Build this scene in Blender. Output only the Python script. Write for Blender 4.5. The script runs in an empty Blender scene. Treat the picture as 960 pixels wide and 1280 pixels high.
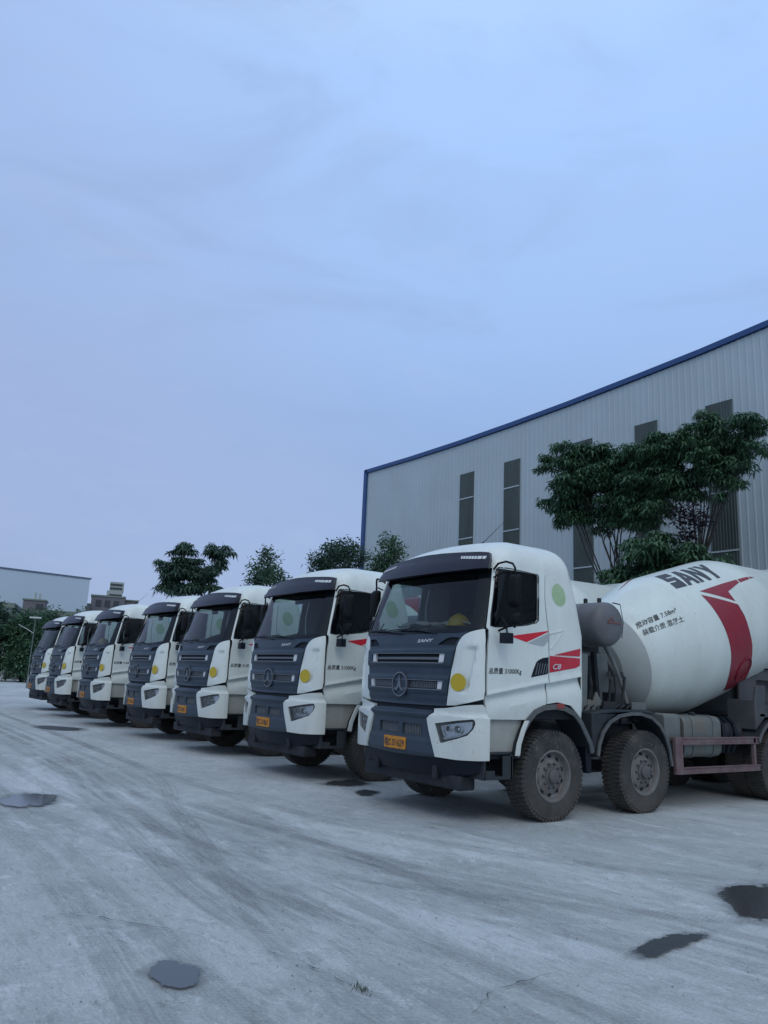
import bpy, bmesh, math, random
from mathutils import Vector, Matrix
from mathutils.geometry import tessellate_polygon
PI = math.pi
R = math.radians
scn = bpy.context.scene
COL = scn.collection

# ------------------------------------------------------------------ object helpers
def tag(o, label=None, cat=None, group=None, kind=None):
    if label: o['label'] = label
    if cat: o['category'] = cat
    if group: o['group'] = group
    if kind: o['kind'] = kind
    return o

def empty(name, loc=(0, 0, 0), rz=0):
    o = bpy.data.objects.new(name, None)
    o.empty_display_size = .3
    COL.objects.link(o)
    o.location = loc
    o.rotation_euler = (0, 0, rz)
    return o

def copy_tree(o, parent=None):
    c = o.copy()
    COL.objects.link(c)
    if parent: c.parent = parent
    for ch in [k for k in ALLCH.get(o.name, [])]:
        copy_tree(ch, c)
    return c
ALLCH = {}

class MB:
    def __init__(s): s.v = []; s.f = []
    def add(s, vs, fs):
        n = len(s.v)
        s.v += [tuple(p) for p in vs]
        s.f += [tuple(i + n for i in f) for f in fs]
        return s
    def box(s, x0, x1, y0, y1, z0, z1):
        vs = [(x, y, z) for z in (z0, z1) for y in (y0, y1) for x in (x0, x1)]
        return s.add(vs, [(0, 2, 3, 1), (4, 5, 7, 6), (0, 1, 5, 4), (1, 3, 7, 5), (3, 2, 6, 7), (2, 0, 4, 6)])
    def bar(s, a, b, w, h=None, up=(0, 0, 1)):
        h = h or w
        a = Vector(a); b = Vector(b); d = (b - a).normalized(); u = Vector(up)
        if abs(d.dot(u)) > .95: u = Vector((1, 0, 0))
        r = d.cross(u).normalized(); u = r.cross(d)
        vs = [p + r * (i * w / 2) + u * (j * h / 2) for p in (a, b) for i, j in ((-1, -1), (1, -1), (1, 1), (-1, 1))]
        return s.add(vs, [(3, 2, 1, 0), (4, 5, 6, 7), (0, 1, 5, 4), (1, 2, 6, 5), (2, 3, 7, 6), (3, 0, 4, 7)])
    def tube(s, pts, r, n=8, cap=True):
        pts = [Vector(p) for p in pts]
        rs = r if isinstance(r, (list, tuple)) else [r] * len(pts)
        vs = []; fs = []
        prev = None
        for i, p in enumerate(pts):
            d = (pts[min(i + 1, len(pts) - 1)] - pts[max(i - 1, 0)]).normalized()
            if prev is None:
                a = Vector((0, 0, 1)) if abs(d.z) < .9 else Vector((1, 0, 0))
                x = d.cross(a).normalized()
            else:
                x = (prev - d * prev.dot(d)).normalized()
            prev = x
            y = d.cross(x)
            for k in range(n):
                t = 2 * PI * k / n
                vs.append(p + (x * math.cos(t) + y * math.sin(t)) * rs[i])
        for i in range(len(pts) - 1):
            for k in range(n):
                a = i * n + k; b = i * n + (k + 1) % n
                fs.append((a, b, b + n, a + n))
        if cap:
            fs.append(tuple(range(n))[::-1]); fs.append(tuple(range((len(pts) - 1) * n, len(pts) * n)))
        return s.add(vs, fs)
    def lathe(s, prof, c=(0, 0, 0), axis='y', n=48, cap=True):
        # prof: (axial, radius); axis y: axial along y
        vs = []; fs = []
        for a, r in prof:
            for k in range(n):
                t = 2 * PI * k / n
                p = r * math.cos(t), r * math.sin(t)
                if axis == 'y': vs.append((c[0] + p[0], c[1] + a, c[2] + p[1]))
                elif axis == 'x': vs.append((c[0] + a, c[1] + p[0], c[2] + p[1]))
                else: vs.append((c[0] + p[0], c[1] + p[1], c[2] + a))
        m = len(prof)
        for i in range(m - 1):
            for k in range(n):
                a = i * n + k; b = i * n + (k + 1) % n
                fs.append((a, b, b + n, a + n))
        if cap and prof[0][1] > 1e-4: fs.append(tuple(range(n))[::-1])
        if cap and prof[-1][1] > 1e-4: fs.append(tuple(range((m - 1) * n, m * n)))
        return s.add(vs, fs)
    def prism(s, poly, axis, a0, a1):
        # extrude polygon (2D) along axis; poly coords = the other two axes in order
        def P(q, a):
            if axis == 'y': return (q[0], a, q[1])
            if axis == 'x': return (a, q[0], q[1])
            return (q[0], q[1], a)
        n = len(poly)
        vs = [P(q, a0) for q in poly] + [P(q, a1) for q in poly]
        fs = [tuple(range(n))[::-1], tuple(range(n, 2 * n))] + [(i, (i + 1) % n, (i + 1) % n + n, i + n) for i in range(n)]
        return s.add(vs, fs)
    def build(s, name, mt, parent=None, bevel=0, smooth=True, ang=35, recalc=True):
        me = bpy.data.meshes.new(name)
        me.from_pydata(s.v, [], s.f)
        if recalc:
            bm = bmesh.new(); bm.from_mesh(me)
            bmesh.ops.remove_doubles(bm, verts=bm.verts, dist=1e-5)
            bmesh.ops.recalc_face_normals(bm, faces=bm.faces)
            bm.to_mesh(me); bm.free()
        if smooth:
            me.shade_smooth(); me.set_sharp_from_angle(angle=R(ang))
        me.materials.append(mt)
        o = bpy.data.objects.new(name, me)
        COL.objects.link(o)
        if parent:
            o.parent = parent
            ALLCH.setdefault(parent.name, []).append(o)
        if bevel:
            b = o.modifiers.new('bevel', 'BEVEL'); b.width = bevel; b.segments = 2; b.limit_method = 'ANGLE'; b.angle_limit = R(40)
        return o

def surf(mb, loops, f, du=.06, dv=.06, thick=0, flip=False, lines=(), off=0.0):
    """polygon (first loop outer, rest holes) in parameter space -> mesh on the surface f(u,v,off)"""
    offf = off if callable(off) else (lambda u, v: off)
    flat = [p for l in loops for p in l]
    tris = tessellate_polygon([[Vector((p[0], p[1], 0)) for p in l] for l in loops])
    bm = bmesh.new()
    vs = [bm.verts.new((p[0], p[1], 0)) for p in flat]
    for t in tris:
        try: bm.faces.new([vs[i] for i in t])
        except ValueError: pass
    us = [p[0] for p in flat]; ws = [p[1] for p in flat]
    cuts = []
    k = math.ceil(min(us) / du)
    while k * du < max(us): cuts.append(((k * du, 0, 0), (1, 0, 0))); k += 1
    k = math.ceil(min(ws) / dv)
    while k * dv < max(ws): cuts.append(((0, k * dv, 0), (0, 1, 0))); k += 1
    for (a, b) in lines:
        d = Vector((b[0] - a[0], b[1] - a[1], 0)); cuts.append(((a[0], a[1], 0), (-d.y, d.x, 0)))
    for co, no in cuts:
        bmesh.ops.bisect_plane(bm, geom=bm.verts[:] + bm.edges[:] + bm.faces[:], dist=1e-5, plane_co=co, plane_no=Vector(no).normalized())
    bmesh.ops.remove_doubles(bm, verts=bm.verts, dist=1e-5)
    bm.normal_update()
    for fc in bm.faces:
        if fc.normal.z < 0: fc.normal_flip()
    bm.verts.index_update()
    par = [(v.co.x, v.co.y) for v in bm.verts]
    V = [f(u, w, offf(u, w)) for u, w in par]
    F = [tuple(v.index for v in fc.verts) for fc in bm.faces]
    if flip: F = [t[::-1] for t in F]
    if thick:
        bd = [e for e in bm.edges if len(e.link_faces) == 1]
        m = {}
        for e in bd:
            for v in e.verts:
                if v.index not in m:
                    m[v.index] = len(V); u, w = par[v.index]
                    V.append(f(u, w, offf(u, w) - thick))
            a, b = e.verts[0].index, e.verts[1].index
            fc = e.link_faces[0]; ids = [v.index for v in fc.verts]
            if ids[(ids.index(a) + 1) % len(ids)] != b: a, b = b, a
            q = (b, a, m[a], m[b])
            F.append(q[::-1] if flip else q)
    bm.free()
    mb.add(V, F)
    return mb

def mir(poly): return [(-p[0], p[1]) for p in poly][::-1]
def circle2(cx, cy, rx, ry=None, n=28): return [(cx + rx * math.cos(2 * PI * k / n), cy + (ry or rx) * math.sin(2 * PI * k / n)) for k in range(n)]
def roundrect(x0, x1, y0, y1, r, n=4):
    o = []
    for cx, cy, a in ((x1 - r, y0 + r, -90), (x1 - r, y1 - r, 0), (x0 + r, y1 - r, 90), (x0 + r, y0 + r, 180)):
        for k in range(n + 1):
            t = R(a + 90 * k / n); o.append((cx + r * math.cos(t), cy + r * math.sin(t)))
    return o

# ------------------------------------------------------------------ materials
def newmat(name):
    m = bpy.data.materials.new(name); m.use_nodes = True
    nt = m.node_tree
    return m, nt, nt.nodes['Principled BSDF']

def N(nt, t, **kw):
    n = nt.nodes.new(t)
    for k, v in kw.items():
        if k.startswith('i_'): n.inputs[k[2:].replace('_', ' ')].default_value = v
        else: setattr(n, k, v)
    return n

def c4(c): return (c[0], c[1], c[2], 1)

def mat(name, col, rough=.5, metal=0, splash=0, dirt=None, dscale=3., damt=.4, zgrad=None, var=.08, vscale=8., bump=0, bscale=40., streak=False, spec=.5, coat=0):
    """paint / metal / rubber with procedural dirt. zgrad=(z0,z1,amount): more dirt from z1 down to z0"""
    m, nt, b = newmat(name)
    L = nt.links.new
    geo = N(nt, 'ShaderNodeNewGeometry')
    tc = N(nt, 'ShaderNodeTexCoord')
    mp = N(nt, 'ShaderNodeMapping'); L(geo.outputs['Position'], mp.inputs['Vector'])
    if streak: mp.inputs['Scale'].default_value = (1, 1, .22)
    n1 = N(nt, 'ShaderNodeTexNoise', i_Scale=dscale, i_Detail=8., i_Roughness=.65); L(mp.outputs[0], n1.inputs['Vector'])
    n2 = N(nt, 'ShaderNodeTexNoise', i_Scale=vscale, i_Detail=5.); L(geo.outputs['Position'], n2.inputs['Vector'])
    # base variation
    mr = N(nt, 'ShaderNodeMapRange'); L(n2.outputs['Fac'], mr.inputs['Value'])
    mr.inputs['From Min'].default_value = .3; mr.inputs['From Max'].default_value = .7
    mr.inputs['To Min'].default_value = 1 - var; mr.inputs['To Max'].default_value = 1 + var
    mul = N(nt, 'ShaderNodeVectorMath', operation='SCALE'); mul.inputs[0].default_value = col; L(mr.outputs[0], mul.inputs['Scale'])
    out = mul.outputs[0]
    if dirt:
        r = N(nt, 'ShaderNodeMapRange'); r.inputs['From Min'].default_value = .42; r.inputs['From Max'].default_value = .78
        r.inputs['To Max'].default_value = damt; L(n1.outputs['Fac'], r.inputs['Value'])
        fac = r.outputs[0]
        if zgrad:
            sp = N(nt, 'ShaderNodeSeparateXYZ'); L(geo.outputs['Position'], sp.inputs[0])
            g = N(nt, 'ShaderNodeMapRange'); g.inputs['From Min'].default_value = zgrad[1]; g.inputs['From Max'].default_value = zgrad[0]
            g.inputs['To Min'].default_value = 0; g.inputs['To Max'].default_value = zgrad[2]; L(sp.outputs[2], g.inputs['Value'])
            mm = N(nt, 'ShaderNodeMath', operation='MULTIPLY'); L(g.outputs[0], mm.inputs[0])
            r2 = N(nt, 'ShaderNodeMapRange'); r2.inputs['From Min'].default_value = .25; r2.inputs['From Max'].default_value = .6
            r2.inputs['To Min'].default_value = .35; L(n1.outputs['Fac'], r2.inputs['Value']); L(r2.outputs[0], mm.inputs[1])
            ad = N(nt, 'ShaderNodeMath', operation='MAXIMUM'); L(fac, ad.inputs[0]); L(mm.outputs[0], ad.inputs[1]); fac = ad.outputs[0]
        mx = N(nt, 'ShaderNodeMix', data_type='RGBA'); L(fac, mx.inputs['Factor']); L(out, mx.inputs['A']); mx.inputs['B'].default_value = c4(dirt)
        out = mx.outputs['Result']
        rr = N(nt, 'ShaderNodeMapRange'); rr.inputs['To Min'].default_value = rough; rr.inputs['To Max'].default_value = min(1, rough + .45); L(fac, rr.inputs['Value'])
        L(rr.outputs[0], b.inputs['Roughness'])
    else: b.inputs['Roughness'].default_value = rough
    if splash:
        n4 = N(nt, 'ShaderNodeTexNoise', i_Scale=26., i_Detail=4., i_Roughness=.6, i_Distortion=.4); L(geo.outputs['Position'], n4.inputs['Vector'])
        n5 = N(nt, 'ShaderNodeTexNoise', i_Scale=.9, i_Detail=3.); L(geo.outputs['Position'], n5.inputs['Vector'])
        q = N(nt, 'ShaderNodeMapRange'); q.inputs['From Min'].default_value = .63; q.inputs['From Max'].default_value = .68; L(n4.outputs['Fac'], q.inputs['Value'])
        q2 = N(nt, 'ShaderNodeMapRange'); q2.inputs['From Min'].default_value = .42; q2.inputs['From Max'].default_value = .62; q2.inputs['To Max'].default_value = splash; L(n5.outputs['Fac'], q2.inputs['Value'])
        qm = N(nt, 'ShaderNodeMath', operation='MULTIPLY'); L(q.outputs[0], qm.inputs[0]); L(q2.outputs[0], qm.inputs[1])
        mx2 = N(nt, 'ShaderNodeMix', data_type='RGBA'); L(qm.outputs[0], mx2.inputs['Factor']); L(out, mx2.inputs['A']); mx2.inputs['B'].default_value = (.27, .26, .23, 1); out = mx2.outputs['Result']
    L(out, b.inputs['Base Color'])
    b.inputs['Metallic'].default_value = metal
    b.inputs['Specular IOR Level'].default_value = spec
    b.inputs['Coat Weight'].default_value = coat
    if bump:
        nb = N(nt, 'ShaderNodeTexNoise', i_Scale=bscale, i_Detail=6.); L(geo.outputs['Position'], nb.inputs['Vector'])
        bp = N(nt, 'ShaderNodeBump', i_Strength=bump, i_Distance=.02); L(nb.outputs['Fac'], bp.inputs['Height']); L(bp.outputs[0], b.inputs['Normal'])
    return m

def glassmat(name, tint, rough=0.02, refl=1.0, extra=.0):
    m, nt, b = newmat(name); nt.nodes.remove(b); L = nt.links.new
    out = nt.nodes['Material Output']
    tr = N(nt, 'ShaderNodeBsdfTransparent'); tr.inputs[0].default_value = c4(tint)
    gl = N(nt, 'ShaderNodeBsdfGlossy', i_Roughness=rough); gl.inputs['Color'].default_value = (refl, refl, refl, 1)
    fr = N(nt, 'ShaderNodeFresnel', i_IOR=1.45)
    geo = N(nt, 'ShaderNodeNewGeometry')
    nz = N(nt, 'ShaderNodeTexNoise', i_Scale=5., i_Detail=6.); L(geo.outputs['Position'], nz.inputs['Vector'])
    df = N(nt, 'ShaderNodeBsdfDiffuse'); df.inputs[0].default_value = (.35, .36, .35, 1)
    mr = N(nt, 'ShaderNodeMapRange'); mr.inputs['From Min'].default_value = .4; mr.inputs['From Max'].default_value = .8; mr.inputs['To Min'].default_value = extra * .4; mr.inputs['To Max'].default_value = extra * 2.2
    L(nz.outputs['Fac'], mr.inputs['Value'])
    m0 = N(nt, 'ShaderNodeMixShader'); L(mr.outputs[0], m0.inputs[0]); L(tr.outputs[0], m0.inputs[1]); L(df.outputs[0], m0.inputs[2])
    mx = N(nt, 'ShaderNodeMixShader'); L(fr.outputs[0], mx.inputs[0]); L(m0.outputs[0], mx.inputs[1]); L(gl.outputs[0], mx.inputs[2])
    L(mx.outputs[0], out.inputs['Surface'])
    return m

DUST = (.34, .33, .31)
M = {}
M['white'] = mat('white_paint', (.69, .745, .715), .28, dirt=(.34, .33, .29), dscale=2.6, damt=.30, zgrad=(.4, 1.8, .62), splash=.5, var=.04, vscale=2.5, streak=True, bump=.02, bscale=3)
M['drum'] = mat('drum_paint', (.635, .70, .67), .30, dirt=(.38, .385, .35), dscale=1.6, damt=.34, zgrad=(1.1, 2.4, .75), splash=.6, var=.05, vscale=2., streak=True, bump=.05, bscale=2.2)
M['rearsteel'] = mat('dark_grey_steel', (.06, .066, .075), .6, dirt=(.13, .12, .12), dscale=3., damt=.6, bump=.1)
M['lip'] = mat('grey_rubber_lip', (.075, .085, .092), .6, dirt=(.17, .165, .155), dscale=4., damt=.7)  # lip in a paler grey than the fender it edges
M['bowl'] = mat('grey_drum_front', (.37, .41, .405), .5, dirt=(.24, .24, .23), dscale=2., damt=.6, zgrad=(1., 2.4, .6), var=.05, vscale=2.)  # front bowl in a darker grey than the rest of the drum
M['grey'] = mat('grey_plastic', (.021, .038, .060), .42, dirt=(.10, .12, .13), dscale=3., damt=.22, zgrad=(.6, 1.5, .3), var=.1, spec=.4)
M['grey2'] = mat('grey_trim', (.12, .14, .16), .4, dirt=(.22, .22, .22), damt=.3)
M['black'] = mat('black_plastic', (.003, .007, .015), .5, dirt=(.025, .03, .038), damt=.2, dscale=5., spec=.3)
M['visor'] = mat('visor_plastic', (.010, .011, .024), .38, dirt=(.05, .05, .06), damt=.2, dscale=3., spec=.35)
M['dark'] = mat('dark_chassis', (.008, .012, .019), .7, dirt=(.09, .085, .08), damt=.4, dscale=4., bump=.15)
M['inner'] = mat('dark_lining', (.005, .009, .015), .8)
M['interior'] = mat('cab_interior', (.012, .020, .030), .8)
M['seat'] = mat('seat_cloth', (.02, .022, .028), .9, bump=.2)
M['rubber'] = mat('tyre_rubber', (.018, .020, .023), .8, dirt=(.15, .135, .115), dscale=3.5, damt=.7, zgrad=(0, 1.1, .55), splash=.6, bump=.15, bscale=60.)
M['rim'] = mat('wheel_steel', (.155, .16, .16), .6, metal=.1, dirt=(.15, .115, .095), dscale=7., damt=.9, var=.2, bump=.2, bscale=50.)
M['hub'] = mat('hub_steel', (.12, .12, .125), .55, metal=.2, dirt=(.085, .065, .06), dscale=9., damt=.7)
M['fender'] = mat('fender_plastic', (.014, .021, .028), .6, dirt=(.085, .088, .09), dscale=3., damt=.45, zgrad=(.4, 1.3, .35), spec=.35)
M['fgrey'] = mat('dusty_grey_steel', (.11, .13, .133), .6, dirt=(.22, .21, .18), dscale=3., damt=.6, bump=.1)
M['tank'] = mat('fuel_tank_metal', (.15, .17, .17), .5, metal=.3, dirt=(.20, .16, .11), dscale=2.2, damt=.8, bump=.06, bscale=10)
M['wtank'] = mat('water_tank_paint', (.12, .13, .145), .42, dirt=(.10, .085, .085), dscale=1.8, damt=.7, var=.1)
M['guard'] = mat('faded_red_oxide', (.13, .075, .085), .65, dirt=(.21, .195, .19), dscale=5., damt=.75, var=.15)
M['red'] = mat('red_paint', (.50, .022, .045), .38, dirt=(.40, .22, .22), dscale=3., damt=.18, var=.06)
M['redd'] = mat('drum_red_paint', (.25, .012, .03), .36, dirt=(.20, .06, .07), dscale=2.5, damt=.25, var=.08)
M['redbright'] = mat('red_sticker', (.62, .016, .035), .4)
M['gsticker'] = mat('grey_sticker', (.40, .44, .45), .4)
M['letter'] = mat('black_lettering', (.02, .022, .026), .5, dirt=(.3, .3, .3), dscale=30., damt=.3)
M['letterd'] = mat('drum_lettering', (.028, .032, .042), .5, dirt=(.2, .2, .21), dscale=10., damt=.35)
M['wletter'] = mat('pale_lettering', (.5, .52, .55), .4)
M['yellow'] = mat('yellow_sticker', (.52, .38, .015), .5, dirt=(.35, .28, .05), dscale=8., damt=.5)
M['green'] = mat('green_sticker', (.36, .50, .30), .5)
M['plate'] = mat('orange_plate', (.62, .24, .012), .5, dirt=(.2, .11, .04), dscale=18., damt=.7)
M['chrome'] = mat('chrome', (.62, .64, .66), .18, metal=1., dirt=(.3, .3, .3), dscale=12., damt=.3)
M['mirrorblack'] = mat('matt_black_housing', (.004, .005, .007), .6, spec=.2)
M['emblem'] = mat('dull_chrome', (.20, .22, .25), .3, metal=.8, dirt=(.12, .13, .14), dscale=12., damt=.4)
M['stepwhite'] = mat('dirty_white_step', (.36, .38, .36), .6, dirt=(.22, .20, .16), dscale=3., damt=.8, zgrad=(.7, 1.3, .6), streak=True)
M['reflector'] = mat('lamp_reflector', (.72, .74, .78), .2, metal=.85, dirt=(.3, .3, .3), dscale=12., damt=.3)
M['marker'] = mat('marker_lens', (.60, .62, .63), .2)
M['mirror'] = mat('mirror_glass', (.7, .72, .74), .03, metal=1.)
M['mesh'] = mat('grille_mesh', (.015, .02, .028), .6, bump=.6, bscale=90.)
M['reddk'] = mat('red_lamp', (.25, .05, .04), .3, dirt=(.2, .15, .13), damt=.5)
M['hat'] = mat('yellow_helmet', (.62, .36, .02), .35)
M['paper'] = mat('pale_paper', (.62, .60, .55), .8)
M['cloth'] = mat('pink_grey_cloth', (.50, .42, .40), .9, bump=.3, bscale=20)
M['glass'] = glassmat('windscreen_glass', (.62, .74, .72), extra=.004, refl=.7)
M['sglass'] = glassmat('door_glass', (.5, .56, .58), extra=.002, refl=.7)
M['lens'] = glassmat('headlight_lens', (.85, .88, .9), extra=.10)

# ------------------------------------------------------------------ cab surface (x rearward, y lateral, z up; u>0 is the driver side, -y)
XF = [(.4, .10), (.70, .0), (1.2, .0), (1.3, .03), (1.7, .035), (2.0, .06), (2.18, .10), (2.85, .33), (3.1, .42)]
WZ = [(.4, 1.17), (.7, 1.18), (1.15, 1.19), (1.35, 1.215), (2.2, 1.215), (2.6, 1.20), (2.95, 1.165), (3.1, 1.13)]
BZ = [(.7, .155), (1.2, .155), (1.33, .10), (3., .10)]
XR = [(.4, 1.92), (2.2, 1.92), (2.9, 1.77), (3.1, 1.70)]
BOW = .10; RC = .22; RB = .08
def tab(t, z):
    if z <= t[0][0]: return t[0][1]
    for (a, va), (b, vb) in zip(t, t[1:]):
        if z <= b: return va + (vb - va) * (z - a) / (b - a)
    return t[-1][1]
def outl(u, z):
    s = 1 if u >= 0 else -1; a = abs(u)
    BOW = tab(BZ, z); x0 = tab(XF, z); w = tab(WZ, z); fl = w - RC; xs = x0 + BOW + RC; xr = tab(XR, z)
    if a <= 1: return (x0 + BOW * a * a, -s * fl * a)
    if a <= 1.3:
        t = (a - 1) / .3
        p0 = (x0 + BOW, fl); d = RC * .55; n = math.hypot(2 * BOW, fl)
        p1 = (p0[0] + d * 2 * BOW / n, p0[1] + d * fl / n); p3 = (xs, w); p2 = (xs - d, w)
        b = ((1 - t) ** 3, 3 * t * (1 - t) ** 2, 3 * t * t * (1 - t), t ** 3)
        return (sum(q * k[0] for q, k in zip(b, (p0, p1, p2, p3))), -s * sum(q * k[1] for q, k in zip(b, (p0, p1, p2, p3))))
    if a <= 2.95: return (xs + (a - 1.3) / 1.65 * (xr - xs), -s * w)
    if a <= 3.15:
        t = (a - 2.95) / .2 * PI / 2
        return (xr + RB * math.sin(t), -s * (w - RB * (1 - math.cos(t))))
    return (xr + RB, -s * max(0, (w - RB) * (1 - (a - 3.15) / 1.1)))
UREAR = 4.25
def S(u, z, off=0.):
    x, y = outl(u, z)
    if off:
        e = .004; x1, y1 = outl(u - e, z); x2, y2 = outl(u + e, z)
        tx, ty = x2 - x1, y2 - y1; n = math.hypot(tx, ty) or 1
        x += ty / n * off; y -= tx / n * off
    return (x, y, z)

def smooth01(t): t = max(0, min(1, t)); return t * t * (3 - 2 * t)
def zbelt(a): return 1.42 + (a - 1.27) * (1.60 - 1.42) / 1.06 if a < 2.33 else 1.60 + (a - 2.33) * .16
def off_side(u, z):
    a = abs(u); zb = zbelt(a)
    if a < 1.24: return 0
    k = smooth01((a - 1.24) / .08)
    if z >= zb:
        t = (z - zb) / .075      # raised lip just above the crease
        return k * .016 * (1 - smooth01(t))
    t = (zb - z)
    d = -.052 * smooth01(t / .014) * (1 - smooth01((t - .04) / .16))
    return k * (d + .004)
def off_corner(u, z):
    a = abs(u)
    # vertical scoop between the two crease lines
    c = 1.135 + (z - 1.9) * .16
    top = smooth01((1.97 - z) / .03); bot = smooth01((z - 1.42) / .10)
    e = smooth01((a - (c - .15)) / .13) * smooth01((c + .012 - a) / .014)
    return -.046 * top * bot * e
def off_grille(u, z):
    def band(z0, z1, e=.02): return smooth01((z - z0) / e) * smooth01((z1 - z) / e)
    return .004 + .022 * band(1.715, 1.955, .035) + .022 * band(1.40, 1.635, .035) - .01 * band(1.27, 1.36, .03)

# ------------------------------------------------------------------ text
def text_shape(s, bold=0.0, shear=0.0):
    cu = bpy.data.curves.new('lettering', 'FONT'); cu.body = s; cu.offset = bold; cu.resolution_u = 3
    cu.shear = shear
    o = bpy.data.objects.new('lettering', cu); COL.objects.link(o)
    bpy.context.view_layer.update()
    me = bpy.data.meshes.new_from_object(o.evaluated_get(bpy.context.evaluated_depsgraph_get()))
    vs = [(v.co.x, v.co.y) for v in me.vertices]; fs = [tuple(p.vertices) for p in me.polygons]
    bpy.data.objects.remove(o); bpy.data.curves.remove(cu); bpy.data.meshes.remove(me)
    x0 = min(v[0] for v in vs); x1 = max(v[0] for v in vs); y0 = min(v[1] for v in vs); y1 = max(v[1] for v in vs)
    return [((v[0] - x0) / (x1 - x0), (v[1] - y0) / (y1 - y0)) for v in vs], fs

def put_text(mb, shape, quad, f, off=.004, cell=0):
    """quad: TL, TR, BR, BL in surface parameters"""
    TL, TR, BR, BL = quad
    vs, fs = shape
    def q(a, b):
        return tuple((BL[i] * (1 - a) + BR[i] * a) * (1 - b) + (TL[i] * (1 - a) + TR[i] * a) * b for i in (0, 1))
    mb.add([f(*q(a, b), off) for a, b in vs], fs)
    return mb

def poly_in_quad(poly, quad):
    TL, TR, BR, BL = quad
    return [tuple((BL[i] * (1 - a) + BR[i] * a) * (1 - b) + (TL[i] * (1 - a) + TR[i] * a) * b for i in (0, 1)) for a, b in poly]

T_WEIGHT = text_shape('总质量 31000Kg', .012)
T_C8 = text_shape('C8', .02, .2)
T_CAP1 = text_shape('搅动容量 7.58m³', .012)
T_CAP2 = text_shape('装载介质 混凝土', .012)
T_SMALL = text_shape('SANY', .03, .1)

LET = {'S': [[(0, 0), (1, 0), (1, .60), (.34, .60), (.34, .69), (1, .69), (1, 1), (0, 1), (0, .40), (.66, .40), (.66, .31), (0, .31)]],
       'A': [[(0, 0), (.32, 0), (.41, .2), (.69, .2), (.78, 0), (1.1, 0), (.72, 1), (.38, 1)], [(.46, .38), (.64, .38), (.55, .66)]],
       'N': [[(0, 0), (.28, 0), (.28, .58), (.72, 0), (1, 0), (1, 1), (.72, 1), (.72, .42), (.28, 1), (0, 1)]],
       'Y': [[(.38, 0), (.68, 0), (.68, .4), (1.06, 1), (.72, 1), (.53, .66), (.34, 1), (0, 1), (.38, .4)]]}

# ------------------------------------------------------------------ drum surface
DX, DZ, DT = 3.637, 1.873, .281
DR = [(-.02, .30), (0, .50), (.10, .655), (.20, .745), (.27, .80), (.32, .838), (.42, .872), (1.22, 1.066), (1.34, 1.094), (1.46, 1.110), (1.6, 1.113), (3.1, 1.113), (3.26, 1.105), (3.42, 1.075), (5.5, .50), (5.8, .44)]
def D(s, ph, off=0.):
    r = tab(DR, s) + off; c, n = math.cos(DT), math.sin(DT)
    up = r * math.cos(ph); la = -r * math.sin(ph)
    return (DX + c * s - n * up, la, DZ + n * s + c * up)

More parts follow.
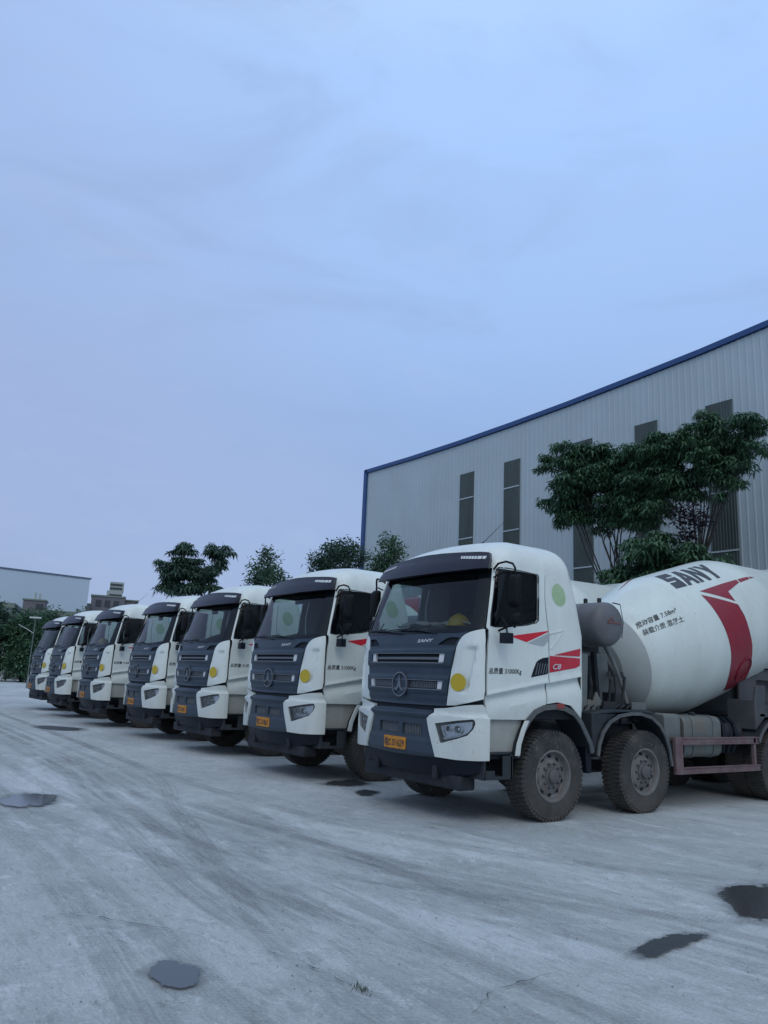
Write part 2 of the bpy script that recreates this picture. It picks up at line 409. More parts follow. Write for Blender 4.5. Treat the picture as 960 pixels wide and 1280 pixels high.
def build_truck():
    root = empty('concrete_mixer_truck')
    P = root
    B = lambda mb, name, m, parent=P, **k: mb.build(name, M[m], parent, **k)
    # --- inner dark shell behind all panels (no see-through gaps)
    mb = MB(); surf(mb, [[(-2.93, 1.17), (-1.94, 1.17), (-1.94, .72), (1.94, .72), (1.94, 1.17), (2.93, 1.17), (2.93, 2.13), (1.15, 2.13), (-1.15, 2.13), (-2.93, 2.13)]], S, .1, .1, off=-.05)
    for sg in (1, -1): surf(mb, [[(1.10, 2.93), (2.95, 2.93), (2.95, 3.0), (1.10, 3.0)] if sg > 0 else [(-2.95, 2.93), (-1.10, 2.93), (-1.10, 3.0), (-2.95, 3.0)]], S, .1, .1, off=-.025)
    B(mb, 'cab_shell', 'inner')
    # --- white cab body: pillars, header, rear wall, roof
    mb = MB()
    # header above windscreen and side doors
    surf(mb, [[(-1.12, 2.925), (0, 2.925), (1.12, 2.925), (1.11, 3.06), (-1.11, 3.06)]], S, .08, .05, off=-.004, thick=.03)
    surf(mb, [[(-UREAR, 1.1), (-2.95, 1.1), (-2.95, 2.985), (-UREAR, 2.985)]], S, .1, .1, off=-.002)
    surf(mb, [[(2.95, 1.1), (UREAR, 1.1), (UREAR, 2.985), (2.95, 2.985)]], S, .1, .1, off=-.002)
    B(mb, 'cab_body', 'white')
    # roof
    mb = MB(); us = []
    k = -UREAR
    while k <= UREAR + 1e-6: us.append(k); k += .085
    rings = []
    NT = 16
    for i in range(NT + 1):
        th = R(90) * i / NT
        zz = 2.982 + .408 * math.sin(th) ** 1.0
        ring = []
        for u in us:
            x, y, _ = S(u, 2.975, .004)
            cy = math.cos(th)
            sy = max(.0, cy) ** .34; sf = max(.0, cy) ** .90; sr = max(0, cy) ** .24
            cx = 1.25
            nx = cx + (x - cx) * (sf if x < cx else sr)
            # slight lean forward: front roof slope, sides stay boxy
            ring.append((nx, y * sy, zz - .05 * (abs(y) * sy) ** 2))
        rings.append(ring)
    n = len(us); vs = [p for r in rings for p in r]; fs = []
    for i in range(NT):
        for j in range(n - 1):
            fs.append((i * n + j, i * n + j + 1, (i + 1) * n + j + 1, (i + 1) * n + j))
        fs.append((i * n + n - 1, i * n, (i + 1) * n, (i + 1) * n + n - 1))
    mb.add(vs, fs)
    rf = B(mb, 'roof', 'white', ang=60)
    # --- corner panels beside the grille
    cp = [(.798, 1.292), (.93, 1.30), (1.08, 1.335), (1.25, 1.384), (1.262, 1.48), (1.255, 1.72), (1.248, 1.87), (1.232, 2.05), (1.205, 2.168), (1.19, 2.178), (1.12, 2.162), (1.05, 2.14), (.99, 2.11), (.955, 2.08), (.925, 2.03), (.90, 1.965), (.885, 1.88), (.862, 1.735), (.843, 1.63), (.826, 1.52), (.811, 1.40)]
    for s in (1, -1):
        mb = MB(); p = cp if s > 0 else mir(cp)
        surf(mb, [p], S, .022, .03, thick=.03, off=off_corner)
        c = B(mb, 'corner_panel', 'white', ang=50)
        if s > 0:
            mb = MB(); surf(mb, [circle2(.952, 1.56, .105, .102)], S, .03, .2, off=.0035)
            B(mb, 'sticker', 'yellow', c)['label'] = 'round yellow sticker'
    # --- grille panel
    gr = [(1.186, 2.187), (1.12, 2.172), (1.043, 2.148), (.98, 2.115), (.945, 2.08), (.915, 2.03), (.89, 1.96), (.876, 1.88), (.852, 1.735), (.833, 1.63), (.816, 1.52), (.80, 1.39), (.79, 1.286)]
    top = [(1.184, 2.196), (1.06, 2.152), (.945, 2.132), (.7, 2.127)]
    # outline counter-clockwise: bottom left -> bottom right -> up right edge -> top -> left
    outer = [(-.79, 1.286), (0, 1.276), (.79, 1.286)] + gr[::-1][1:] + top + [(0, 2.122)] + mir(top) + mir(gr[::-1])[:-1]
    s1 = [(-.745, 1.785), (-.70, 1.775), (.70, 1.775), (.745, 1.785), (.755, 1.885), (-.755, 1.885)]
    s2 = [(-.73, 1.468), (.73, 1.468), (.745, 1.566), (-.745, 1.566)]
    eye = [(.60, 1.99), (.875, 1.985), (.925, 2.075), (.80, 2.08), (.72, 2.062)]
    eyem = mir(eye)
    mb = MB(); surf(mb, [outer, s1[::-1], s2[::-1], eye[::-1], eyem[::-1]], S, .07, .02, thick=.035, off=off_grille)
    g = B(mb, 'grille_panel', 'grey', ang=50)
    mb = MB(); surf(mb, [roundrect(-.76, .76, 1.76, 1.90, .01)], S, .1, .2, off=-.03); surf(mb, [roundrect(-.76, .76, 1.46, 1.575, .01)], S, .1, .2, off=-.03)
    for e in (eye, eyem): surf(mb, [e], S, .05, .2, off=-.025)
    B(mb, 'grille_backing', 'inner', g)
    mb = MB()   # mesh of the lower slot and bars of the upper
    k = -.66
    while k < .66:
        surf(mb, [roundrect(k, k + .010, 1.475, 1.56, .001, 1)], S, .1, .2, thick=.012, off=-.004); k += .030
    for z in (1.495, 1.517, 1.539): surf(mb, [roundrect(-.67, .67, z, z + .007, .001, 1)], S, .1, .2, thick=.012, off=-.006)
    surf(mb, [roundrect(-.67, .67, 1.815, 1.845, .001, 1)], S, .1, .2, thick=.02, off=-.008)
    B(mb, 'grille_mesh', 'grey2', g)
    for z0, z1 in ((1.780, 1.884), (1.470, 1.565)):
        for s in (1, -1):
            q = [(.655, z0 + .002), (.728, z0 + .004), (.742, z1 - .004), (.662, z1 - .004)]
            mb = MB(); surf(mb, [q if s > 0 else mir(q)], S, .05, .2, thick=.03, off=.016); B(mb, 'slot_cap', 'marker', g)
        mb = MB()
        w = .745
        surf(mb, [[(-w, z0 - .012), (w, z0 - .012), (w, z0), (-w, z0)]], S, .07, .2, thick=.03, off=.034)
        surf(mb, [[(-w - .01, z1), (w + .01, z1), (w + .01, z1 + .008), (-w - .01, z1 + .008)]], S, .07, .2, thick=.03, off=.031)
        B(mb, 'slot_rim', 'grey2', g)
    mb = MB(); put_text(mb, T_SMALL, [(.245, 2.058), (.52, 2.066), (.513, 2.026), (.238, 2.018)], S, .008); B(mb, 'lettering', 'wletter', g, smooth=False)
    # emblem: ring with a three pointed mark
    mb = MB(); cz = 1.51
    ring = circle2(0, cz, .155, .150, 36); hole = circle2(0, cz, .138, .133, 36)[::-1]
    surf(mb, [ring, hole], S, .05, .3, thick=.03, off=.048)
    mark = [(0, .125), (.018, .03), (.045, -.045), (.115, -.070), (.045, -.075), (0, -.030), (-.045, -.075), (-.115, -.070), (-.045, -.045), (-.018, .03)]
    surf(mb, [[(a, cz + b) for a, b in mark][::-1]], S, .05, .3, thick=.02, off=.052)
    B(mb, 'emblem', 'emblem', g)
    mb = MB(); surf(mb, [circle2(0, cz, .134, .129, 30)], S, .05, .3, off=.030, thick=.03); B(mb, 'emblem_disc', 'grey', g)
    # --- windscreen + frit
    wb = [(-1.2, 2.195), (-1.06, 2.155), (-.945, 2.136), (-.5, 2.128), (0, 2.125), (.5, 2.128), (.945, 2.136), (1.06, 2.155), (1.2, 2.195)]
    wt = [(1.165, 2.523), (1.115, 2.92), (0, 2.925), (-1.115, 2.92), (-1.165, 2.523)]
    hole = [(-1.02, 2.215), (-.5, 2.175), (0, 2.17), (.5, 2.175), (1.02, 2.215), (1.0, 2.55), (.965, 2.84), (.6, 2.865), (-.6, 2.865), (-.965, 2.84), (-1.0, 2.55)]
    mb = MB(); surf(mb, [wb + wt], S, .06, .08, off=-.012); ws = B(mb, 'windscreen', 'glass')
    mb = MB(); surf(mb, [wb + wt, hole[::-1]], S, .06, .08, off=-.018, thick=.02); B(mb, 'black_border', 'black', ws)
    # wipers
    for s, (a, b) in ((1, (.55, -.25)), (-1, (-.1, -.85))):
        mb = MB(); mb.tube([S(a, 2.13, .02), S((a + b) / 2, 2.18, .035), S(b, 2.19, .02)], .009, 6); mb.tube([S(b + .35, 2.205, .012), S(b - .2, 2.185, .012)], .007, 5)
        B(mb, 'wiper', 'black')
    # --- visor
    vis = [(-1.11, 2.905), (-.7, 2.895), (0, 2.89), (.7, 2.895), (1.11, 2.905), (1.115, 3.02), (1.09, 3.115), (1.0, 3.13), (.7, 3.148), (.35, 3.165), (0, 3.17), (-.35, 3.165), (-.7, 3.148), (-1.0, 3.13), (-1.09, 3.115), (-1.115, 3.02)]
    def offv(u, z):
        t = max(0, min(1, (z - 2.89) / .27)); return .135 - .02 * t - .07 * t ** 3 - .0 * smooth01((abs(u) - .9) / .22)
    mb = MB(); surf(mb, [vis], S, .06, .03, thick=.10, off=offv); v = B(mb, 'sun_visor', 'visor', ang=50)
    for s in (1, -1):
        q = [(.735, 3.052), (1.075, 3.022), (1.083, 3.062), (.72, 3.09)]
        mb = MB(); surf(mb, [q if s > 0 else mir(q)], S, .04, .3, thick=.02, off=lambda u, z: offv(u, z) + .006)
        B(mb, 'marker_light', 'marker', v)
        mb = MB()
        for k in range(7):
            u = .76 + k * .047; zz = 3.072 - (u - .735) * .085
            q = [(u, zz - .02), (u + .008, zz - .02), (u + .008, zz + .02), (u, zz + .02)]
            surf(mb, [q if s > 0 else mir(q)], S, .1, .3, thick=.01, off=lambda a, z: offv(a, z) + .010)
        B(mb, 'light_ribs', 'grey2', v)
    # filler between visor and roof
    # --- doors
    door = [(1.276, 1.163), (1.94, 1.163), (2.02, 1.215), (2.15, 1.30), (2.285, 1.345), (2.315, 1.50), (2.33, 1.65), (2.33, 1.95), (2.30, 2.20), (2.262, 2.40), (2.235, 2.62), (2.26, 2.82), (2.29, 2.958), (1.7, 2.962), (1.122, 2.955), (1.145, 2.75), (1.17, 2.523), (1.212, 2.20), (1.25, 2.168), (1.268, 2.08), (1.275, 1.9), (1.283, 1.7), (1.288, 1.48)]
    win = [(1.262, 2.225), (1.34, 2.215), (1.593, 2.235), (1.85, 2.27), (2.06, 2.315), (2.105, 2.35), (2.10, 2.62), (2.108, 2.88), (2.085, 2.905), (1.464, 2.928), (1.20, 2.93), (1.178, 2.90), (1.20, 2.65), (1.235, 2.35)]
    side = [(2.308, 1.352), (2.5, 1.375), (2.75, 1.34), (2.95, 1.20), (2.95, 2.97), (2.311, 2.958), (2.281, 2.82), (2.255, 2.62), (2.283, 2.40), (2.320, 2.20), (2.350, 1.95), (2.350, 1.65), (2.336, 1.50)]
    OFS = (-.26, -.18, -.12, -.08, -.05, -.02, -.01, 0, .015, .03, .045, .06, .075)
    crease = [((1.27, 1.42 + q), (2.33, 1.60 + q)) for q in OFS]
    crease2 = [((2.33, 1.60 + q), (2.93, 1.696 + q)) for q in OFS]
    for s in (1, -1):
        m_ = (lambda p: p) if s > 0 else mir
        ml = lambda ls: [((s * a[0], a[1]), (s * b[0], b[1])) for a, b in ls]
        mb = MB(); surf(mb, [m_(door), m_(win)[::-1]], S, .06, .2, thick=.03, off=off_side, lines=ml(crease)); d = B(mb, 'door', 'white', ang=22)
        mb = MB(); surf(mb, [m_(win)], S, .08, .3, off=-.022); B(mb, 'window', 'sglass', d)
        # black rubber seal
        seal = [(x + (-.012 if x < 1.6 else .010), z + (-.010 if z < 2.5 else .008)) for x, z in win]
        mb = MB(); surf(mb, [m_(seal), m_(win)[::-1]], S, .08, .1, off=.003, thick=.02); B(mb, 'window_seal', 'black', d)
        vent = [(2.02, 1.655), (2.31, 1.705), (2.328, 1.72), (2.327, 1.908), (2.23, 1.895), (2.15, 1.868), (2.105, 1.835), (2.06, 1.75)]
        mb = MB(); surf(mb, [m_(vent)], S, .08, .08, off=.003); B(mb, 'door_handle', 'black', d)
        mb = MB()
        for k in range(5):
            a0 = 2.09 + k * .045
            surf(mb, [m_([(a0, 1.69 + k * .006), (a0 + .012, 1.69 + k * .006), (a0 + .05, 1.83), (a0 + .038, 1.83)])], S, .1, .3, off=.008, thick=.006)
        B(mb, 'handle_ribs', 'grey2', d)
        tri = [(1.604, 2.121), (1.909, 2.066), (2.302, 2.215), (2.302, 2.227)]
        mb = MB(); surf(mb, [m_(tri)], S, .08, .3, off=.003); B(mb, 'red_flash', 'redbright', d)
        tri = [(1.94, 2.058), (2.2, 2.034), (2.24, 2.04), (2.33, 2.12), (2.335, 2.20), (2.30, 2.195)]
        mb = MB(); surf(mb, [m_(tri)], S, .08, .3, off=.003); B(mb, 'grey_flash', 'gsticker', d)
        q = [(1.30, 1.742), (1.85, 1.756), (1.85, 1.672), (1.30, 1.658)]
        q2 = q if s > 0 else [(-q[1][0], q[1][1]), (-q[0][0], q[0][1]), (-q[3][0], q[3][1]), (-q[2][0], q[2][1])]
        mb = MB(); put_text(mb, T_WEIGHT, q2, S, .004); B(mb, 'lettering', 'letter', d, smooth=False)
        mb = MB(); surf(mb, [m_(side)], S, .06, .2, thick=.03, off=off_side, lines=ml(crease2)); c = B(mb, 'rear_side_panel', 'white', ang=22)
        mb = MB()
        surf(mb, [m_([(2.42, 1.938), (2.93, 1.945), (2.94, 2.045)])], S, .08, .3, off=.006)
        surf(mb, [m_([(2.348, 1.722), (2.85, 1.80), (2.93, 1.832), (2.935, 1.922), (2.348, 1.926)])], S, .06, .02, off=lambda u, z: off_side(u, z) + .004)
        B(mb, 'red_flash', 'red', c)
        q = [(2.392, 1.83), (2.545, 1.838), (2.545, 1.772), (2.392, 1.764)]
        q2 = q if s > 0 else [(-q[1][0], q[1][1]), (-q[0][0], q[0][1]), (-q[3][0], q[3][1]), (-q[2][0], q[2][1])]
        mb = MB(); put_text(mb, T_C8, q2, S, .022); B(mb, 'lettering', 'wletter', c, smooth=False)
        if s > 0:
            mb = MB(); surf(mb, [circle2(2.585, 2.69, .165, .14)], S, .05, .05, off=.0035); B(mb, 'sticker', 'green', c)['label'] = 'round pale green sticker'
        mb = MB(); surf(mb, [m_([(2.36, 2.02), (2.37, 2.0), (2.62, 2.25), (2.60, 2.255)])], S, .08, .3, off=.01, thick=.01); surf(mb, [m_([(2.31, 2.2), (2.32, 2.186), (2.62, 2.245), (2.62, 2.258)])], S, .08, .3, off=.01, thick=.01); B(mb, 'panel_rib', 'white', c)
        # step panel below the door
        mb = MB(); surf(mb, [m_([(1.27, .80), (1.80, .80), (1.86, 1.0), (1.93, 1.165), (1.27, 1.165)])], S, .1, .1, off=-.045, thick=.03); B(mb, 'step_panel', 'stepwhite', bevel=.006)
        y = -s * 1.19; yi = -s * .88
        mb = MB()
        ya, yb = sorted((y, yi))
        mb.box(.33, .78, ya, yb, .50, .535); mb.box(.33, .78, ya, yb, .775, .80)
        mb.box(.33, .36, ya, yb, .50, .80); mb.box(.74, .78, ya, yb, .50, .80); 
        ys = sorted((y, y + s * .02)); mb.box(.34, .50, ys[0], ys[1], .53, .60); mb.box(.62, .77, ys[0], ys[1], .53, .76)
        B(mb, 'step', 'fender', bevel=.005)
        # bumper corner with headlight
        hp = [(.559, 1.129), (.714, .714), (1.0, .705), (1.291, .715), (1.288, .95), (1.285, 1.25), (1.24, 1.322), (1.10, 1.312), (.97, 1.290), (.80, 1.262), (.624, 1.248), (.634, 1.194)]
        lamp = [(.69, 1.083), (.773, .876), (.80, .872), (1.008, .935), (1.10, .978), (1.15, 1.05), (1.166, 1.11), (1.158, 1.148), (1.14, 1.158)]
        def offh(u, z):
            a = abs(u)
            return .004 + .05 * smooth01((1.21 - z) / .03) + .012 * smooth01((a - .56) / .05) * (0 if z > 1.2 else 1) + .01 * smooth01((z - 1.2) / .08)
        mb = MB(); surf(mb, [m_(hp), m_(lamp)[::-1]], S, .05, .03, thick=.045, off=offh); h = B(mb, 'headlight_panel', 'white', ang=40)
        mb = MB(); surf(mb, [m_([(x * 1.0 + (.012 if x < .9 else -.0), z) for x, z in lamp])], S, .05, .05, off=-.002); hl = B(mb, 'headlight', 'reflector', h)
        mb = MB(); ins = [(.735, 1.062), (.80, .905), (1.0, .955), (1.085, .995), (1.13, 1.06), (1.135, 1.13)]
        surf(mb, [m_(lamp), m_(ins)[::-1]], S, .05, .05, off=.012, thick=.01); B(mb, 'headlight_bezel', 'black', hl)
        mb = MB()
        for uu, rr in ((.985, .055), (.86, .038)):
            ri = circle2(uu, 1.035, rr, rr, 20); ho = circle2(uu, 1.035, rr * .78, rr * .78, 20)[::-1]
            surf(mb, [m_(ri), m_(ho)[::-1] if s > 0 else mir(circle2(uu, 1.035, rr * .78, rr * .78, 20))[::-1]], S, .1, .2, off=.03, thick=.03)
            c0 = S(s * uu, 1.035, .0)
            mb.lathe([(0, rr * .7), (-.012, rr * .66), (-.022, rr * .45), (-.026, 0)], c0, 'x', 18)
        surf(mb, [m_([(.80, .915), (1.08, .995), (1.10, 1.012), (.80, .932)])], S, .1, .2, off=.026, thick=.02)
        surf(mb, [m_([(.755, 1.06), (.80, .95), (.815, .955), (.775, 1.065)])], S, .1, .2, off=.026, thick=.02)
        B(mb, 'lamp_projector', 'chrome', hl)
        mb = MB(); surf(mb, [m_(lamp)], S, .05, .05, off=.05); B(mb, 'headlight_lens', 'lens', hl)
        # door front seam shadow strip / lower hinge area
    # --- bumper centre
    bc = [(-.712, .705), (0, .69), (.712, .705), (.55, 1.132), (.61, 1.188), (.60, 1.222), (0, 1.232), (-.60, 1.222), (-.61, 1.188), (-.55, 1.132)]
    def offb(u, z):
        return .01 + .06 * smooth01((1.225 - z) / .05) * (1 - .55 * smooth01((1.17 - z) / .05)) + .012 * smooth01((.90 - z) / .02) - .03 * smooth01((.74 - z) / .05)
    h1 = roundrect(-.38, .055, .935, 1.06, .015, 2); h2 = roundrect(.13, .475, .935, 1.06, .015, 2)
    mb = MB(); surf(mb, [bc, h1[::-1], h2[::-1]], S, .07, .02, thick=.05, off=offb); bp = B(mb, 'bumper', 'grey', ang=40)
    mb = MB(); surf(mb, [roundrect(-.40, .49, .92, 1.075, .01, 1)], S, .07, .3, off=-.01); B(mb, 'bumper_backing', 'inner', bp)
    mb = MB()
    k = -.36
    while k < .46:
        if not (.05 < k < .13): surf(mb, [roundrect(k, k + .009, .935, 1.06, .001, 1)], S, .1, .3, off=.012, thick=.02)
        k += .028
    B(mb, 'bumper_grille', 'grey2', bp)
    mb = MB(); surf(mb, [roundrect(-.216, .222, .748, .890, .012, 3)], S, .2, .3, off=.062, thick=.012); pl = B(mb, 'licence_plate', 'plate', bp)
    B(MB().box(-.02, .02, -.03, .03, 0, .01) if False else surf(MB(), [roundrect(-.19, .195, .738, .748, .001, 1)], S, .2, .3, off=.05, thick=.03), 'plate_bracket', 'black', bp)
    # dark recess above bumper and lower apron
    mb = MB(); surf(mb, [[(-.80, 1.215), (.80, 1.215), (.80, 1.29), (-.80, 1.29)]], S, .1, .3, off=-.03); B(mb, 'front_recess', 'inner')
    mb = MB(); surf(mb, [[(-1.29, .60), (-.9, .50), (.9, .50), (1.29, .60), (1.27, .71), (-1.27, .71)]], S, .08, .08, off=-.02, thick=.06); B(mb, 'lower_apron', 'black', bevel=.01)
    mb = MB(); mb.box(.18, .42, -.95, .95, .36, .52); mb.box(.10, .16, -.62, -.54, .45, .62); mb.box(.10, .16, .54, .62, .45, .62); B(mb, 'underrun_beam', 'dark', bevel=.02)
    # --- interior
    mb = MB(); mb.prism([(.22, 2.09), (.34, 2.19), (.62, 2.21), (.80, 2.10), (.86, 1.9), (.75, 1.7), (.3, 1.7)], 'y', -.84, .84); mb.prism([(.46, 2.06), (.50, 2.17), (.62, 2.19), (.78, 2.12), (.84, 1.9), (.75, 1.7), (.5, 1.7)], 'y', -1.13, 1.13); B(mb, 'dashboard', 'interior', bevel=.02)
    mb = MB(); mb.box(1.70, 1.74, -1.12, 1.12, 1.5, 2.93); mb.box(.45, 1.72, -1.06, 1.06, 2.93, 2.96); mb.box(.3, 1.72, -1.15, 1.15, 1.45, 1.50); B(mb, 'cab_lining', 'interior')
    for y in (-.58, .58):
        mb = MB(); mb.box(1.0, 1.5, y - .26, y + .26, 1.72, 1.88); B(mb, 'seat', 'seat', bevel=.05)
        mb = MB(); mb.prism([(1.42, 1.85), (1.56, 1.85), (1.66, 2.5), (1.54, 2.52)], 'y', y - .25, y + .25); mb.prism([(1.55, 2.54), (1.65, 2.54), (1.67, 2.72), (1.58, 2.73)], 'y', y - .13, y + .13); B(mb, 'seat_backrest', 'seat', bevel=.04)
    mb = MB(); c = Vector((.86, -.58, 2.12)); ax = Vector((.75, 0, .66)).normalized(); e1 = Vector((0, 1, 0)); e2 = ax.cross(e1)
    mb.tube([c + (e1 * math.cos(t * PI / 12) + e2 * math.sin(t * PI / 12)) * .23 for t in range(25)], .016, 6)
    mb.bar(c - e1 * .22, c + e1 * .22, .04, .02); mb.tube([c, c - ax * .3], .03, 8); B(mb, 'steering_wheel', 'interior')
    # pale door trim seen through the passenger window
    mb = MB(); mb.prism([(.40, 1.5), (1.68, 1.5), (1.68, 2.25), (1.3, 2.28), (.45, 2.18)], 'y', 1.135, 1.15); mb.prism([(.40, 1.5), (1.68, 1.5), (1.68, 2.25), (1.3, 2.28), (.45, 2.18)], 'y', -1.15, -1.135); B(mb, 'door_trim', 'interior')
    mb = MB(); mb.box(.46, .50, -.13, .13, 2.74, 2.84); B(mb, 'interior_mirror', 'black', bevel=.02)
    # --- mirrors
    for s in (1, -1):
        y = -s; MX, MY = .56, 1.42
        mb = MB()
        mb.tube([(.50, y * 1.12, 2.90), (.48, y * 1.22, 2.96), (.50, y * 1.33, 2.975), (.54, y * 1.40, 2.95), (MX, y * MY, 2.90), (MX, y * MY, 2.20)], .013, 8)
        mb.tube([(.48, y * 1.14, 2.80), (.49, y * 1.27, 2.84), (.54, y * 1.39, 2.86)], .010, 6)
        mb.tube([(.50, y * 1.22, 2.17), (.53, y * 1.32, 2.21), (MX, y * MY, 2.25)], .013, 8)
        ma = B(mb, 'mirror_arm', 'mirrorblack')
        for z0, z1, w in ((2.44, 2.82, .085), (2.23, 2.38, .075)):
            mb = MB(); pr = roundrect(-w, w, z0, z1, .045, 4)
            cx, cy = MX - .02, y * MY
            vs = []; n = len(pr)
            layers = ((.0, 1.0), (-.035, 1.0), (-.075, .84), (-.088, .5))
            zc = (z0 + z1) / 2
            for dx, sc in layers: vs += [(cx + dx + .045, cy + q[0] * sc, zc + (q[1] - zc) * sc) for q in pr]
            fs = [tuple(range(n))] + [(i * n + j, i * n + (j + 1) % n, (i + 1) * n + (j + 1) % n, (i + 1) * n + j) for i in range(3) for j in range(n)] + [tuple(range(3 * n, 4 * n))[::-1]]
            mb.add(vs, fs); B(mb, 'mirror', 'mirrorblack', ma, ang=50)
            g0 = MX + .026
            mb = MB(); mb.box(g0, g0 + .003, y * MY - w * .86, y * MY + w * .86, z0 + .02, z1 - .02); B(mb, 'mirror_glass', 'mirror', ma)
        # kerb mirror box low on the door
        mb = MB(); cy = y * 1.36
        mb.box(.44, .54, cy - .065, cy + .065, 2.02, 2.14); mb.tube([(.50, cy, 2.14), (.56, y * 1.28, 2.24), (.56, y * 1.19, 2.33)], .012, 6); B(mb, 'kerb_mirror', 'black', bevel=.02)
    # antenna
    mb = MB(); mb.tube([(1.02, -.30, 3.36), (1.07, -.30, 3.40)], .014, 6); mb.tube([(1.06, -.30, 3.39), (1.40, -.34, 3.72)], [.005, .0025], 5); B(mb, 'antenna', 'black')
    # --- chassis
    mb = MB()
    for y in (-.43, .43): mb.box(.45, 9.2, y - .04, y + .04, .82, 1.08)
    for x in (.6, 2.2, 3.9, 5.0, 5.9, 7.2, 8.4, 9.1): mb.box(x, x + .12, -.4, .4, .86, 1.02)
    for y in (-.47, .47): mb.box(3.0, 9.2, y - .05, y + .05, 1.08, 1.16)
    B(mb, 'chassis_frame', 'dark', bevel=.008)
    mb = MB(); mb.box(.7, 1.9, -.38, .38, .62, 1.35); mb.lathe([(0, .24), (.6, .22), (.8, .12)], (1.9, 0, .8), 'x', 16); B(mb, 'engine', 'dark', bevel=.05)
    for x in AX:
        mb = MB(); mb.tube([(x, -.95, .52), (x, .95, .52)], .075, 10)
        if x > 5: mb.lathe([(-.22, .10), (-.15, .25), (.15, .25), (.22, .10)], (x, 0, .54), 'x', 20)
        for y in (-.43, .43):
            for k in range(3): mb.box(x - .6 + k * .1, x + .6 - k * .1, y - .04, y + .04, .68 - k * .02, .697 - k * .02)
        B(mb, 'axle', 'dark')
    mb = MB(); mb.tube([(2.7, 0, .8), (6.4, 0, .58)], .06, 10); B(mb, 'driveshaft', 'dark')
    # --- wheels
    RO = .518
    def wheel(x, y, s, dual):
        """s=-1 outer face towards -y"""
        w = .29
        mb = MB(); pr = [(-.5, .285), (-.5, .30), (-.53, .36), (-.54, .43), (-.52, .50), (-.47, .532), (-.36, .543), (-.18, .547), (0, .548), (.18, .547), (.36, .543), (.47, .532), (.52, .50), (.54, .43), (.53, .36), (.5, .30), (.5, .285)]
        kr = lambda r: .285 + (r - .285) * .886
        mb.lathe([(a * w, kr(r)) for a, r in pr], (x, y, RO), 'y', 72, cap=False)
        # tread lugs
        nl = 60
        for i in range(nl):
            t = 2 * PI * i / nl
            for sd in (-1, 1):
                tt = t + (PI / nl if sd > 0 else 0)
                for (a0, a1, r0, r1) in ((.04, .24, .535, .5575), (.27, .49, .535, .556), (.47, .53, .50, .541)):
                    dt = .036
                    vs = []
                    for aa in (a0, a1):
                        for rr in (r0 - .02, r1 if aa < .5 else r1 - .025):
                            for q in (-dt, dt):
                                sk = .05 * (aa - .05) * sd
                                vs.append((x + kr(rr) * math.cos(tt + q + sk), y + sd * aa * w, RO + kr(rr) * math.sin(tt + q + sk)))
                    mb.add(vs, [(0, 1, 3, 2), (4, 6, 7, 5), (0, 4, 5, 1), (2, 3, 7, 6), (0, 2, 6, 4), (1, 5, 7, 3)])
        ty = mb.build('tyre', M['rubber'], None, ang=30)
        o = s
        mb = MB()
        if not dual:   # front wheel, rim dished outwards (hub stands out)
            pr = [(-.10, .285), (.135, .290), (.150, .300), (.150, .280), (.120, .262), (.085, .255), (.07, .235), (.105, .165), (.112, .10), (.112, 0)]
        else:
            pr = [(-.14, .285), (.135, .290), (.150, .300), (.150, .280), (.12, .262), (-.02, .25), (-.05, .22), (-.06, .12), (-.06, 0)]
        mb.lathe([(o * a, r) for a, r in pr], (x, y, RO), 'y', 40, cap=False)
        rim = mb.build('rim', M['rim'], None, ang=40)
        mb = MB()
        fa = .112 if not dual else -.06
        for i in range(10):   # hand holes
            t = 2 * PI * (i + .5) / 10; rr = .215; a = (.083 if not dual else -.052)
            cx, cz = x + rr * math.cos(t), RO + rr * math.sin(t)
            mb.lathe([(o * (a + .002), .0), (o * (a + .004), .027), (o * (a - .01), .028)], (cx, y, cz), 'y', 10)
        holes = mb.build('hand_holes', M['inner'], None)
        mb = MB()
        for i in range(10):
            t = 2 * PI * i / 10; rr = .14
            mb.lathe([(o * (fa - .01), .017), (o * (fa + .03), .016), (o * (fa + .034), .008), (o * (fa + .05), .008)], (x + rr * math.cos(t), y, RO + rr * math.sin(t)), 'y', 6)
        hr = .085; ho = .055 if not dual else .19
        mb.lathe([(o * (fa - .01), .108), (o * (fa + .012), .105), (o * (fa + .02), hr), (o * (fa + ho), hr * .92), (o * (fa + ho + .012), hr * .6), (o * (fa + ho + .012), 0)], (x, y, RO), 'y', 24)
        hub = mb.build('hub', M['hub'], None, ang=35)
        return ty, rim, holes, hub
    for x in AX:
        for s in (-1, 1):
            dual = x > 5
            e = empty('wheel'); e.parent = P; ALLCH.setdefault(P.name, []).append(e)
            ys = [(s * 1.06, s)] if not dual else [(s * 1.06, s), (s * .745, s)]
            for j, (y, sd) in enumerate(ys):
                for ob in wheel(x, y, sd, dual):
                    ob.parent = e; ALLCH.setdefault(e.name, []).append(ob)
    # --- fenders
    def arc(cx, cz, r, a0, a1, n=14): return [(cx + r * math.cos(R(a0 + (a1 - a0) * i / n)), cz + r * math.sin(R(a0 + (a1 - a0) * i / n))) for i in range(n + 1)]
